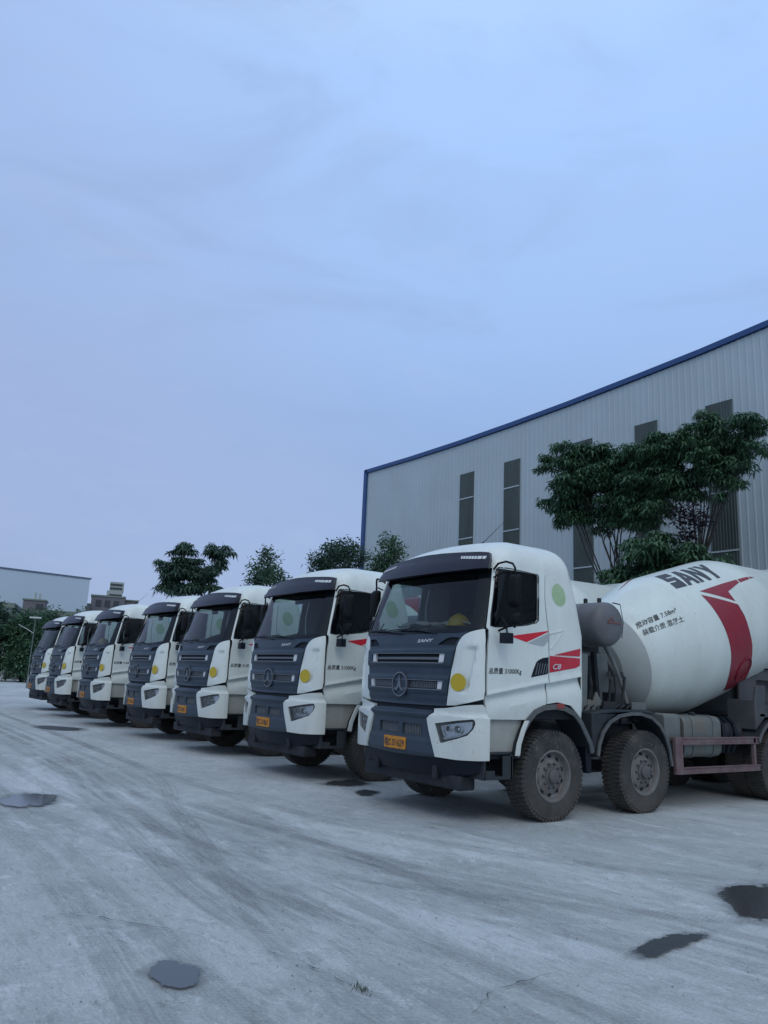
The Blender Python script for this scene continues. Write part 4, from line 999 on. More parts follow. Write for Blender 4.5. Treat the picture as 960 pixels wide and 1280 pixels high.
# ------------------------------------------------------------------ ground
def ground_mat():
    m, nt, b = newmat('dusty_concrete'); L = nt.links.new
    geo = N(nt, 'ShaderNodeNewGeometry')
    def noise(sc, det=6., rough=.6, scale=(1, 1, 1), rot=0, dist=0.):
        mp = N(nt, 'ShaderNodeMapping'); mp.inputs['Scale'].default_value = scale; mp.inputs['Rotation'].default_value = (0, 0, rot); L(geo.outputs['Position'], mp.inputs['Vector'])
        n = N(nt, 'ShaderNodeTexNoise', i_Scale=sc, i_Detail=det, i_Roughness=rough, i_Distortion=dist); L(mp.outputs[0], n.inputs['Vector']); return n.outputs['Fac']
    def rng(v, a, b_, c=0., d=1.):
        r = N(nt, 'ShaderNodeMapRange'); r.interpolation_type = 'SMOOTHSTEP'
        for k, x in zip(('From Min', 'From Max', 'To Min', 'To Max'), (a, b_, c, d)): r.inputs[k].default_value = x
        L(v, r.inputs['Value']); return r.outputs[0]
    def mix(f, a, b_, mode='MIX'):
        x = N(nt, 'ShaderNodeMix', data_type='RGBA', blend_type=mode)
        if hasattr(f, 'links'): L(f, x.inputs['Factor'])
        else: x.inputs['Factor'].default_value = f
        for s_, v in (('A', a), ('B', b_)):
            if hasattr(v, 'links'): L(v, x.inputs[s_])
            else: x.inputs[s_].default_value = c4(v)
        return x.outputs['Result']
    big = noise(.22, 5., .6, dist=.4)
    col = mix(rng(big, .35, .65), (.40, .43, .435), (.51, .54, .545))
    # pale cement dust, drifted along the driving direction
    d1 = noise(.7, 8., .62, (1.0, .35, 1), R(12), .6)
    col = mix(rng(d1, .50, .64, 0, .85), col, (.60, .635, .65))
    d2 = noise(1.9, 10., .7, (1, .45, 1), R(-20), 1.0)
    col = mix(rng(d2, .50, .70, 0, .38), col, (.20, .215, .22))
    # long fine streaks of passing tyres
    s1 = noise(5., 6., .7, (1, .06, 1), R(4), .3)
    col = mix(rng(s1, .45, .68, 0, .12), col, (.19, .20, .21))
    s2 = noise(9., 6., .75, (1, .08, 1), R(-9), .2)
    col = mix(rng(s2, .5, .75, 0, .35), col, (.44, .455, .48))
    s3 = noise(3., 6., .7, (.10, 1, 1), R(16), .5)
    col = mix(rng(s3, .5, .72, 0, .14), col, (.20, .21, .22))
    s4 = noise(22., 8., .8, (1, .22, 1), R(6), .5)
    col = mix(rng(s4, .50, .60, 0, .40), col, (.22, .235, .24))
    s5 = noise(16., 9., .8, (1, .5, 1), R(-30), 1.2)
    col = mix(rng(s5, .53, .60, 0, .50), col, (.60, .63, .64))
    v1_ = N(nt, 'ShaderNodeTexVoronoi', i_Scale=3.2); v1_.feature = 'DISTANCE_TO_EDGE'
    vm = N(nt, 'ShaderNodeMapping'); L(geo.outputs['Position'], vm.inputs['Vector']); vn = N(nt, 'ShaderNodeTexNoise', i_Scale=2.5, i_Detail=8.); L(vm.outputs[0], vn.inputs['Vector'])
    va = N(nt, 'ShaderNodeVectorMath', operation='MULTIPLY_ADD'); L(vn.outputs['Color'], va.inputs[0]); va.inputs[1].default_value = (.9, .9, .9); L(vm.outputs[0], va.inputs[2]); L(va.outputs[0], v1_.inputs['Vector'])
    hair = rng(v1_.outputs['Distance'], 0, .018, 1, 0); msk = rng(noise(.8, 4.), .56, .68)
    hm = N(nt, 'ShaderNodeMath', operation='MULTIPLY'); L(hair, hm.inputs[0]); L(msk, hm.inputs[1])
    hm2 = N(nt, 'ShaderNodeMath', operation='MULTIPLY'); L(hm.outputs[0], hm2.inputs[0]); hm2.inputs[1].default_value = .5
    col = mix(hm2.outputs[0], col, (.12, .13, .135))
    w1_ = noise(2.4, 12., .78, (1, .6, 1), R(25), .8)
    col = mix(rng(w1_, .545, .62, 0, .5), col, (.66, .69, .71))
    w2_ = noise(3.4, 12., .8, (1, .8, 1), R(-15), .6)
    col = mix(rng(w2_, .56, .62, 0, .30), col, (.19, .205, .21))
    fine = noise(60., 8., .8)
    col = mix(rng(fine, .44, .62, 0, .42), col, (.20, .21, .22))
    grit = noise(260., 3., .6)
    col = mix(rng(grit, .62, .75, 0, .35), col, (.10, .105, .11))
    # darker damp ground under and between the trucks
    sp = N(nt, 'ShaderNodeSeparateXYZ'); L(geo.outputs['Position'], sp.inputs[0])
    wob = noise(.5, 4.)
    ad = N(nt, 'ShaderNodeMath', operation='MULTIPLY_ADD'); L(wob, ad.inputs[0]); ad.inputs[1].default_value = 1.6; L(sp.outputs[0], ad.inputs[2])
    # wheel polished damp blots
    v = noise(1.1, 3., .5, (1, .6, 1), 0, .2)
    damp = rng(v, .70, .76, 0, .25)
    col = mix(damp, col, (.115, .122, .13))
    L(col, b.inputs['Base Color'])
    rr = rng(d2, .4, .7, .92, .62); L(rr, b.inputs['Roughness'])
    b.inputs['Specular IOR Level'].default_value = .35
    hb = N(nt, 'ShaderNodeMath', operation='ADD'); L(fine, hb.inputs[0])
    s1m = N(nt, 'ShaderNodeMath', operation='MULTIPLY'); L(s1, s1m.inputs[0]); s1m.inputs[1].default_value = 1.2; L(s1m.outputs[0], hb.inputs[1])
    bp = N(nt, 'ShaderNodeBump', i_Strength=.5, i_Distance=.014); L(hb.outputs[0], bp.inputs['Height']); L(bp.outputs[0], b.inputs['Normal'])
    return m
mb = MB(); G = 900
mb.add([(-G, -G, 0), (G, -G, 0), (G, G, 0), (-G, G, 0)], [(0, 1, 2, 3)])
g = mb.build('ground', ground_mat()); tag(g, 'dusty grey concrete yard', None, None, 'structure')

def track_mat():
    m, nt, b = newmat('tyre_track_dirt'); L = nt.links.new
    geo = N(nt, 'ShaderNodeNewGeometry'); uv = N(nt, 'ShaderNodeUVMap')
    sp = N(nt, 'ShaderNodeSeparateXYZ'); L(uv.outputs[0], sp.inputs[0])
    # profile across: fade at both edges
    a = N(nt, 'ShaderNodeMath', operation='PINGPONG'); L(sp.outputs[0], a.inputs[0]); a.inputs[1].default_value = .5
    r = N(nt, 'ShaderNodeMapRange'); r.interpolation_type = 'SMOOTHSTEP'; r.inputs['From Max'].default_value = .12; L(a.outputs[0], r.inputs['Value'])
    mp = N(nt, 'ShaderNodeMapping'); mp.inputs['Scale'].default_value = (7, .25, 1); L(uv.outputs[0], mp.inputs['Vector'])
    n = N(nt, 'ShaderNodeTexNoise', i_Scale=2.6, i_Detail=9., i_Roughness=.8); L(mp.outputs[0], n.inputs['Vector'])
    r2 = N(nt, 'ShaderNodeMapRange'); r2.inputs['From Min'].default_value = .42; r2.inputs['From Max'].default_value = .60; L(n.outputs['Fac'], r2.inputs['Value'])
    # small lug prints
    mp2 = N(nt, 'ShaderNodeMapping'); mp2.inputs['Scale'].default_value = (1.2, 3.2, 1); mp2.inputs['Rotation'].default_value = (0, 0, .35); L(uv.outputs[0], mp2.inputs['Vector'])
    w = N(nt, 'ShaderNodeTexWave', i_Scale=2.4, i_Distortion=2.2, i_Detail=6.); w.inputs['Detail Roughness'].default_value = .8; w.bands_direction = 'Y'; L(mp2.outputs[0], w.inputs['Vector'])
    r3 = N(nt, 'ShaderNodeMapRange'); r3.inputs['From Min'].default_value = .35; r3.inputs['From Max'].default_value = .65; r3.inputs['To Min'].default_value = .45; L(w.outputs['Fac'], r3.inputs['Value'])
    n3 = N(nt, 'ShaderNodeTexNoise', i_Scale=.9, i_Detail=3.); L(geo.outputs['Position'], n3.inputs['Vector'])
    r4 = N(nt, 'ShaderNodeMapRange'); r4.inputs['From Min'].default_value = .38; r4.inputs['From Max'].default_value = .58; r4.inputs['To Min'].default_value = .42; L(n3.outputs['Fac'], r4.inputs['Value'])
    cur = r.outputs[0]
    for q in (r2.outputs[0], r3.outputs[0], r4.outputs[0]):
        mm = N(nt, 'ShaderNodeMath', operation='MULTIPLY'); L(cur, mm.inputs[0]); L(q, mm.inputs[1]); cur = mm.outputs[0]
    mm = N(nt, 'ShaderNodeMath', operation='MULTIPLY'); L(cur, mm.inputs[0]); mm.inputs[1].default_value = .42
    L(mm.outputs[0], b.inputs['Alpha']); b.inputs['Base Color'].default_value = (.18, .19, .20, 1); b.inputs['Roughness'].default_value = .85
    return m
MT = track_mat()
def track(pts, w, z, label):
    # smooth resample
    pts = [Vector((p[0], p[1], 0)) for p in pts]
    P2 = []
    for i in range(len(pts) - 1):
        p0 = pts[max(i - 1, 0)]; p1 = pts[i]; p2 = pts[i + 1]; p3 = pts[min(i + 2, len(pts) - 1)]
        for k in range(8):
            t = k / 8
            P2.append(.5 * ((2 * p1) + (p2 - p0) * t + (2 * p0 - 5 * p1 + 4 * p2 - p3) * t * t + (3 * p1 - p0 - 3 * p2 + p3) * t ** 3))
    P2.append(pts[-1])
    me = bpy.data.meshes.new('tyre_track'); vs = []; uvs = []; dist = 0
    for i, p in enumerate(P2):
        d = (P2[min(i + 1, len(P2) - 1)] - P2[max(i - 1, 0)]).normalized(); nn = Vector((d.y, -d.x, 0))
        if i: dist += (p - P2[i - 1]).length
        for k in (-1, 1): q = p + nn * (k * w / 2); vs.append((q.x, q.y, z)); uvs.append(((k + 1) / 2, dist))
    fs = [(2 * i, 2 * i + 1, 2 * i + 3, 2 * i + 2) for i in range(len(P2) - 1)]
    me.from_pydata(vs, [], fs); ul = me.uv_layers.new(name='UVMap')
    for lp in me.loops: ul.data[lp.index].uv = uvs[lp.vertex_index]
    me.materials.append(MT); o = bpy.data.objects.new('tyre_track', me); COL.objects.link(o); tag(o, label, None, None, 'structure')
t1 = [(3.9, 40), (3.65, 17.42), (2.99, 10.38), (2.71, 7.82), (2.48, 5.85), (2.46, 4.78), (2.46, 3.5), (2.44, 1)]
t2 = [(3.5, 30), (3.32, 14), (3.15, 9.5), (3.08, 6.56), (3.02, 4.71), (2.98, 3.61), (3.02, 1)]
t3 = [(4.2, 34), (3.93, 14.36), (3.62, 10.19), (3.75, 8.0), (4.09, 5.9), (4.5, 4.9), (4.82, 3.93), (5.02, 2.9), (5.2, 1)]
t4 = [(4.0, 9.5), (4.13, 7.04), (4.24, 5.6), (4.34, 4.41), (4.52, 3.58), (4.74, 2.74), (5, 1)]
t5 = [(1.2, 30), (1.5, 16), (1.75, 9), (1.6, 5), (1.2, 1.5)]
t6 = [(5.2, 40), (4.9, 22), (4.6, 12), (4.9, 8), (5.7, 5.5), (7.5, 3.4), (10, 2.4)]
sh_ = lambda t, d: [(x + d, y) for x, y in t]
for i, (t, w) in enumerate(((t1, .26), (sh_(t1, .30), .22), (t2, .30), (sh_(t2, .36), .22), (t3, .24), (sh_(t3, .28), .18), (t4, .26), (t5, .28), (t6, .26), (sh_(t6, -1.9), .22), (sh_(t2, -1.1), .2), ([(x + (y - 6) * .10, y) for x, y in t4], .24), ([(1.9, 1), (2.6, 5), (3.6, 9), (4.6, 14), (5.0, 30)], .24), ([(3.6, 1), (3.2, 4), (2.4, 8), (2.0, 14), (2.2, 30)], .24))):
    track(t, w, .004 + .0006 * i, 'dark tyre tracks across the concrete')

def blob_poly(pts, jit, rn, sub=6):
    out = []; n = len(pts)
    for i in range(n):
        p0, p1, p2, p3 = [Vector(pts[(i + k - 1) % n]) for k in range(4)]
        for k in range(sub):
            t = k / sub
            q = .5 * ((2 * p1) + (p2 - p0) * t + (2 * p0 - 5 * p1 + 4 * p2 - p3) * t * t + (3 * p1 - p0 - 3 * p2 + p3) * t ** 3)
            out.append((q.x + rn.uniform(-jit, jit), q.y + rn.uniform(-jit, jit)))
    return out
mw, nt, b = newmat('dirty_water'); b.inputs['Base Color'].default_value = (.045, .05, .052, 1); b.inputs['Roughness'].default_value = .22; b.inputs['Specular IOR Level'].default_value = .35
nz = N(nt, 'ShaderNodeTexNoise', i_Scale=14., i_Detail=4.); rr = N(nt, 'ShaderNodeMapRange'); rr.inputs['To Min'].default_value = .12; rr.inputs['To Max'].default_value = .42; nt.links.new(nz.outputs['Fac'], rr.inputs['Value']); nt.links.new(rr.outputs[0], b.inputs['Roughness'])
mtar = mat('oily_patch', (.045, .05, .056), .55, dirt=(.12, .125, .13), dscale=12, damt=.7, bump=.5, bscale=30)
mdamp = mat('damp_concrete', (.13, .138, .145), .7, dirt=(.22, .23, .24), dscale=9, damt=.8)
rn = random.Random(11)
def wet(base, hal=.22, rough=(.12, .42), spec=.35, ragged=.5, sc=16.):
    m, nt, b = newmat('wet_patch'); L = nt.links.new
    at_ = N(nt, 'ShaderNodeAttribute', attribute_name='core'); geo = N(nt, 'ShaderNodeNewGeometry')
    n = N(nt, 'ShaderNodeTexNoise', i_Scale=sc, i_Detail=7., i_Roughness=.65); L(geo.outputs['Position'], n.inputs['Vector'])
    a = N(nt, 'ShaderNodeMath', operation='MULTIPLY_ADD'); L(n.outputs['Fac'], a.inputs[0]); a.inputs[1].default_value = ragged; L(at_.outputs['Fac'], a.inputs[2])
    core = N(nt, 'ShaderNodeMapRange'); core.interpolation_type = 'SMOOTHSTEP'; core.inputs['From Min'].default_value = .47 + ragged * .5; core.inputs['From Max'].default_value = .50 + ragged * .5; L(a.outputs[0], core.inputs['Value'])
    halo = N(nt, 'ShaderNodeMapRange'); halo.interpolation_type = 'SMOOTHSTEP'; halo.inputs['From Min'].default_value = .05 + ragged * .5; halo.inputs['From Max'].default_value = .50 + ragged * .5; halo.inputs['To Max'].default_value = hal; L(a.outputs[0], halo.inputs['Value'])
    mxx = N(nt, 'ShaderNodeMath', operation='MAXIMUM'); L(core.outputs[0], mxx.inputs[0]); L(halo.outputs[0], mxx.inputs[1])
    fade = N(nt, 'ShaderNodeMapRange'); fade.inputs['From Min'].default_value = 0; fade.inputs['From Max'].default_value = .12; L(at_.outputs['Fac'], fade.inputs['Value'])
    al = N(nt, 'ShaderNodeMath', operation='MULTIPLY'); L(mxx.outputs[0], al.inputs[0]); L(fade.outputs[0], al.inputs[1]); L(al.outputs[0], b.inputs['Alpha'])
    cx = N(nt, 'ShaderNodeMix', data_type='RGBA'); L(core.outputs[0], cx.inputs['Factor']); cx.inputs['A'].default_value = (.13, .14, .145, 1); cx.inputs['B'].default_value = c4(base); L(cx.outputs['Result'], b.inputs['Base Color'])
    n2 = N(nt, 'ShaderNodeTexNoise', i_Scale=30., i_Detail=4.); L(geo.outputs['Position'], n2.inputs['Vector'])
    rr = N(nt, 'ShaderNodeMapRange'); rr.inputs['To Min'].default_value = rough[0]; rr.inputs['To Max'].default_value = rough[1]; L(n2.outputs['Fac'], rr.inputs['Value'])
    rx = N(nt, 'ShaderNodeMix', data_type='FLOAT'); L(core.outputs[0], rx.inputs['Factor']); rx.inputs['A'].default_value = .8; L(rr.outputs[0], rx.inputs['B']); L(rx.outputs['Result'], b.inputs['Roughness'])
    b.inputs['Specular IOR Level'].default_value = spec
    return m
mw = wet((.055, .06, .062), rough=(.04, .14), ragged=1.2, sc=7., hal=.32, spec=.5); mtar = wet((.04, .045, .05), rough=(.35, .7), ragged=1.5, sc=13., hal=.45); mdamp = wet((.12, .13, .135), rough=(.7, .95), ragged=2.2, sc=9.)
def flat(name, pts, mt, z, jit, label, kind='structure'):
    c = Vector((sum(p[0] for p in pts) / len(pts), sum(p[1] for p in pts) / len(pts)))
    out = blob_poly([tuple(c + (Vector(p) - c) * 1.6) for p in pts], jit * .3, rn); n = len(out); vs = []; at_ = []
    for k, sc in ((0, 1.), (.5, .64), (1., .28)):
        for p in out: q = c + (Vector(p) - c) * sc; vs.append((q.x, q.y, z)); at_.append(k)
    vs.append((c.x, c.y, z)); at_.append(1.)
    fs = [(i * n + j, i * n + (j + 1) % n, (i + 1) * n + (j + 1) % n, (i + 1) * n + j) for i in (0, 1) for j in range(n)] + [(2 * n + j, 2 * n + (j + 1) % n, 3 * n) for j in range(n)]
    me = bpy.data.meshes.new(name); me.from_pydata(vs, [], fs); ar = me.attributes.new('core', 'FLOAT', 'POINT'); ar.data.foreach_set('value', at_)
    me.materials.append(mt); o = bpy.data.objects.new(name, me); COL.objects.link(o); tag(o, label, None, None, kind)
pud1 = [(1.65, 4.35), (1.75, 4.42), (1.82, 4.41), (1.87, 4.33), (1.87, 4.17), (1.78, 4.05), (1.69, 4.07), (1.65, 4.22)]
pud2 = [(1.97, 10.26), (2.22, 10.63), (2.44, 10.62), (2.59, 10.38), (2.42, 9.92), (2.14, 9.79), (1.96, 9.96)]
pud3 = [(6.26, 3.96), (6.57, 3.9), (6.74, 3.76), (6.29, 3.42), (5.83, 3.35), (5.73, 3.47), (5.89, 3.68)]
pud4 = [(4.34, 3.33), (4.67, 3.41), (4.81, 3.4), (4.99, 3.32), (4.79, 3.27), (4.51, 3.24), (4.34, 3.23)]
flat('puddle', pud1, mw, .0135, .006, 'small round puddle of grey water in front')
flat('puddle', pud2, mw, .0135, .012, 'flat puddle at the left of the yard')
flat('puddle', pud3, mw, .0135, .014, 'larger puddle at the right edge')
flat('damp_patch', pud4, mtar, .0135, .022, 'ragged dark damp patch')
flat('damp_patch', [(6.48, 10.51), (7.02, 10.74), (7.11, 10.53), (7.1, 10.31), (6.68, 10.2)], mtar, .0135, .02, 'dark oil stain by the second truck')
flat('damp_patch', [(6.49, 9.66), (6.68, 9.70), (6.70, 9.49), (6.42, 9.31), (6.35, 9.4)], mtar, .0135, .015, 'small dark oil stain')
flat('damp_patch', [(4.9, 22.0), (5.21, 22.4), (5.77, 21.54), (5.41, 20.9), (5.0, 21.3)], mtar, .0135, .04, 'dark stain before the far trucks')
# crack in the slab
mb = MB(); mcrack = mat('crack_dirt', (.04, .042, .045), .9)
def crack(pts, w=.006):
    P = []
    for a, b_ in zip(pts, pts[1:]):
        n = max(2, int(math.dist(a, b_) / .05))
        for k in range(n): t = k / n; P.append((a[0] * (1 - t) + b_[0] * t + rn.uniform(-.015, .015), a[1] * (1 - t) + b_[1] * t + rn.uniform(-.015, .015)))
    vs = []
    for i, p in enumerate(P):
        q = P[min(i + 1, len(P) - 1)]; o = P[max(i - 1, 0)]; d = Vector((q[0] - o[0], q[1] - o[1])).normalized(); ww = w * max(.05, rn.uniform(-.3, 1.0)) * (.5 + .5 * math.sin(i * .23))
        vs += [(p[0] + d.y * ww, p[1] - d.x * ww, .0128), (p[0] - d.y * ww, p[1] + d.x * ww, .0128)]
    mb.add(vs, [(2 * i, 2 * i + 1, 2 * i + 3, 2 * i + 2) for i in range(len(P) - 1)])
crack([(.6, 6.6), (1.22, 5.89), (1.71, 5.36), (1.97, 5.01), (2.25, 4.55), (2.45, 4.1), (2.50, 3.65), (2.8, 3.0)]); crack([(2.8, 3.1), (3.09, 3.28), (3.43, 3.3), (3.9, 3.34), (4.34, 3.28), (5.2, 3.3)], .006)
o = mb.build('ground_crack', mcrack, smooth=False); tag(o, 'thin crack in the concrete', None, None, 'structure')
# drain line far away
mb = MB(); mb.box(-60, 5.6, 56.6, 56.9, .0, .03); o = mb.build('drain_channel', mcrack); tag(o, 'dark drain line across the far yard', None, None, 'structure')
# weeds in the crack
mb = MB()
for cx, cy, n_, rr_ in ((2.52, 3.62, 40, .04),):
    for k in range(n_):
        x = cx + rn.gauss(0, rr_ * .5); y = cy + rn.gauss(0, rr_); h = rn.uniform(.004, .016); a = rn.random() * 6.28; l = rn.uniform(.01, .03)
        mb.add([(x - .003, y, .004), (x + .003, y, .004), (x + math.cos(a) * l, y + math.sin(a) * l, .012 + h)], [(0, 1, 2)])
o = mb.build('weeds', mat('weed_green', (.045, .07, .03), .8), smooth=False); tag(o, 'sparse weeds in the slab crack', 'weeds', None, 'stuff')
# small stones
mb = MB()
for k in range(420):
    x = rn.uniform(.5, 8); y = rn.uniform(2.2, 8.5); r_ = rn.uniform(.002, .007)
    if x > 5.6 and y > 6.5: continue
    a = rn.random() * 6
    mb.add([(x + r_ * math.cos(a + k_ * 1.57), y + r_ * math.sin(a + k_ * 1.57) * rn.uniform(.6, 1), .004) for k_ in range(4)] + [(x, y, .004 + r_ * 1.3)], [(0, 1, 4), (1, 2, 4), (2, 3, 4), (3, 0, 4)])
o = mb.build('gravel', mat('stone_grit', (.2, .21, .22), .9, var=.4, vscale=20), smooth=False); tag(o, 'loose grit scattered over the concrete', 'gravel', None, 'stuff')

# ------------------------------------------------------------------ vegetation
def leafmat(name, c1, c2, trans=.25):
    m, nt, b = newmat(name); L = nt.links.new
    geo = N(nt, 'ShaderNodeNewGeometry')
    n = N(nt, 'ShaderNodeTexNoise', i_Scale=1.3, i_Detail=3.); L(geo.outputs['Position'], n.inputs['Vector'])
    r = N(nt, 'ShaderNodeMapRange'); r.inputs['From Min'].default_value = .35; r.inputs['From Max'].default_value = .65; L(n.outputs['Fac'], r.inputs['Value'])
    a = N(nt, 'ShaderNodeMath', operation='MULTIPLY_ADD'); L(geo.outputs['Random Per Island'], a.inputs[0]); a.inputs[1].default_value = .55; 
    s_ = N(nt, 'ShaderNodeMath', operation='MULTIPLY'); L(r.outputs[0], s_.inputs[0]); s_.inputs[1].default_value = .45; L(s_.outputs[0], a.inputs[2])
    x = N(nt, 'ShaderNodeMix', data_type='RGBA'); L(a.outputs[0], x.inputs['Factor']); x.inputs['A'].default_value = c4(c1); x.inputs['B'].default_value = c4(c2)
    L(x.outputs['Result'], b.inputs['Base Color']); b.inputs['Roughness'].default_value = .5; b.inputs['Specular IOR Level'].default_value = .3
    tr = N(nt, 'ShaderNodeBsdfTranslucent'); L(x.outputs['Result'], tr.inputs[0])
    ms = N(nt, 'ShaderNodeMixShader'); ms.inputs[0].default_value = trans; L(b.outputs[0], ms.inputs[1]); L(tr.outputs[0], ms.inputs[2]); L(ms.outputs[0], nt.nodes['Material Output'].inputs['Surface'])
    return m
LG = leafmat('glossy_leaf', (.030, .078, .052), (.10, .19, .10)); LM = leafmat('mid_leaf', (.035, .085, .055), (.10, .18, .095)); LD = leafmat('dark_leaf', (.026, .064, .052), (.08, .14, .09)); LP = leafmat('purple_leaf', (.012, .010, .018), (.03, .020, .033)); LY = leafmat('yellow_green_leaf', (.045, .09, .045), (.12, .19, .08))
BK = mat('tree_bark', (.035, .034, .034), .9, dirt=(.06, .056, .05), dscale=8, damt=.7, bump=.4, bscale=15)
def leaflet(mb, p, d, up, l, w, droop):
    s_ = d.cross(up)
    if s_.length < 1e-4: return
    s_.normalize(); m1 = p + d * (l * .45) + up * (.02 * l); m2 = p + d * l - Vector((0, 0, droop * l))
    mb.add([p, m1 + s_ * w, m2, m1 - s_ * w], [(0, 1, 2, 3)])
def rosette(mb, p, r, rn, n=8, droop=.45):
    up = Vector((rn.gauss(0, .25), rn.gauss(0, .25), 1)).normalized(); a0 = rn.random() * 6.28
    e1 = up.orthogonal().normalized(); e2 = up.cross(e1)
    for k in range(n):
        a = a0 + 2 * PI * k / n + rn.uniform(-.15, .15); d = (e1 * math.cos(a) + e2 * math.sin(a) + up * rn.uniform(-.25, .25)).normalized()
        l = r * rn.uniform(.8, 1.15); leaflet(mb, p + d * (r * .08), d, up, l, l * .155, droop)
def twigleaf(mb, p, r, rn, n=5):
    for k in range(n):
        d = Vector((rn.gauss(0, 1), rn.gauss(0, 1), rn.gauss(.1, .7))).normalized(); up = Vector((rn.gauss(0, .5), rn.gauss(0, .5), 1)).normalized()
        leaflet(mb, p + Vector((rn.gauss(0, r * .4), rn.gauss(0, r * .4), rn.gauss(0, r * .4))), d, up, r * rn.uniform(.6, 1.1), r * .22, .2)
def tree(name, base, lobes, label, cat, kind, lm, seed, dens=1., lr=.30, trunk_r=.10, group=None, stems=1, fork=.45):
    rn = random.Random(seed); root = empty(name, base); tag(root, label, cat, group)
    bx, by, bz = base
    mb = MB(); cr = MB()
    zmin = min(l[2] - l[3] for l in lobes); H = zmin - bz
    cx = sum(l[0] for l in lobes) / len(lobes) - bx; cy = sum(l[1] for l in lobes) / len(lobes) - by
    for s_ in range(stems):
        ox, oy = (rn.uniform(-.15, .15) * stems, rn.uniform(-.2, .2) * stems) if stems > 1 else (0, 0)
        fk = Vector((ox * 1.5 + cx * .3, oy * 1.5 + cy * .3, H * fork + rn.uniform(-.1, .1)))
        mb.tube([(ox, oy, -.1), (ox * 1.1 + .03, oy * 1.2, H * fork * .5), tuple(fk)], [trunk_r * 1.25, trunk_r, trunk_r * .8], 8)
        for i, l in enumerate(lobes):
            if stems > 1 and i % stems != s_: continue
            t = Vector((l[0] - bx, l[1] - by, l[2] - bz)); mid = fk.lerp(t, .5) + Vector((rn.uniform(-.15, .15), rn.uniform(-.15, .15), -.12 * l[3]))
            mb.tube([tuple(fk), tuple(mid), tuple(t)], [trunk_r * .6, trunk_r * .38, trunk_r * .15], 6)
            for k in range(7):
                d = Vector((rn.gauss(0, 1), rn.gauss(0, 1), rn.gauss(.1, .8))).normalized() * l[3] * .85
                mb.tube([tuple(mid.lerp(t, rn.uniform(.3, 1))), tuple(t + d * .5 + Vector((0, 0, -.05))), tuple(t + d)], [trunk_r * .17, trunk_r * .11, trunk_r * .05], 5)
    mb.build('trunk', BK, root, ang=60)
    for l in lobes:
        if kind == 'rosette':
            # layered, slightly drooping tiers with gaps between them
            for q in range(max(5, int(13 * l[3]))):
                d = Vector((rn.gauss(0, 1), rn.gauss(0, 1), rn.gauss(0, 1))).normalized() * l[3] * rn.uniform(.35, .95)
                c = Vector((l[0] - bx, l[1] - by, l[2] - bz)) + Vector((d.x, d.y, d.z * .85)); sr = l[3] * rn.uniform(.34, .52)
                for k in range(int(dens * 7 * (sr / .35) ** 2 / (lr / .3))):
                    a = rn.random() * 6.28; t = rn.random() ** .6
                    rosette(cr, c + Vector((math.cos(a) * t * sr, math.sin(a) * t * sr, -.38 * sr * t * t + rn.gauss(0, .05))), lr * rn.uniform(.6, 1.1), rn, rn.choice((6, 7, 8)), rn.uniform(.3, .75))
            continue
        n = int(dens * 95 * l[3] ** 2 / lr ** 1.2 * .35)
        for k in range(n):
            d = Vector((rn.gauss(0, 1), rn.gauss(0, 1), rn.gauss(0, 1))).normalized(); rr = l[3] * (rn.random() ** .45) * rn.uniform(.75, 1.25)
            p = Vector((l[0] - bx, l[1] - by, l[2] - bz)) + Vector((d.x * rr, d.y * rr, d.z * rr * .8))
            twigleaf(cr, p, lr * rn.uniform(.5, 1.2), rn)
    cr.build('crown', lm, root, smooth=False, recalc=False)
    return root
X = 18.6
tree('umbrella_tree', (X, 14.3, 0), [(X, 16.75, 8.50, .80), (X - .3, 15.6, 8.55, .85), (X + .4, 14.5, 8.35, .85), (X, 16.65, 7.65, .75), (X - .4, 15.6, 7.55, .95), (X + .2, 14.5, 7.45, .95), (X - .2, 13.3, 8.35, .85), (X, 13.2, 7.35, .95), (X + .3, 15.2, 6.75, .65), (X, 14.0, 6.65, .70), (X - .3, 13.0, 6.6, .55), (X - .2, 16.1, 7.0, .75), (X + .3, 14.7, 7.9, .9), (X, 15.3, 8.1, .9), (X + .3, 13.7, 7.7, .9), (X + .2, 12.9, 7.9, .8), (X, 15.9, 8.1, .8), (X, 12.7, 7.1, .8), (X + .2, 15.0, 7.0, .8), (X, 13.6, 6.9, .8)],
     'large dark umbrella-leaved tree, the broader crown before the warehouse wall', 'tree', 'rosette', LG, 3, 3.4, .215, .05, 'umbrella-leaved trees before the warehouse', 3, .62)
tree('umbrella_tree', (X - .3, 12.2, 0), [(X, 12.2, 8.50, .72), (X - .2, 11.3, 8.55, .60), (X, 10.65, 8.35, .62), (X, 10.55, 7.75, .62), (X + .2, 11.4, 7.65, .72), (X - .1, 12.15, 7.35, .60), (X, 10.95, 7.15, .50), (X, 11.3, 6.9, .35), (X + .1, 11.7, 8.1, .7), (X + .2, 10.9, 8.1, .6), (X, 12.0, 7.9, .6)],
     'slimmer umbrella-leaved tree whose crown reaches the rightmost dark window', 'tree', 'rosette', LG, 8, 3.1, .215, .05, 'umbrella-leaved trees before the warehouse', 1, .72)
tree('plum_tree', (X - .9, 11.8, 0), [(X - .9, 11.85, 6.05, .42), (X - .9, 11.45, 5.85, .32), (X - .8, 11.85, 5.5, .32)], 'small purple-leaved plum tree under the umbrella trees', 'tree', 'leaf', LP, 12, 1.3, .13, .05, None, 2, .6)
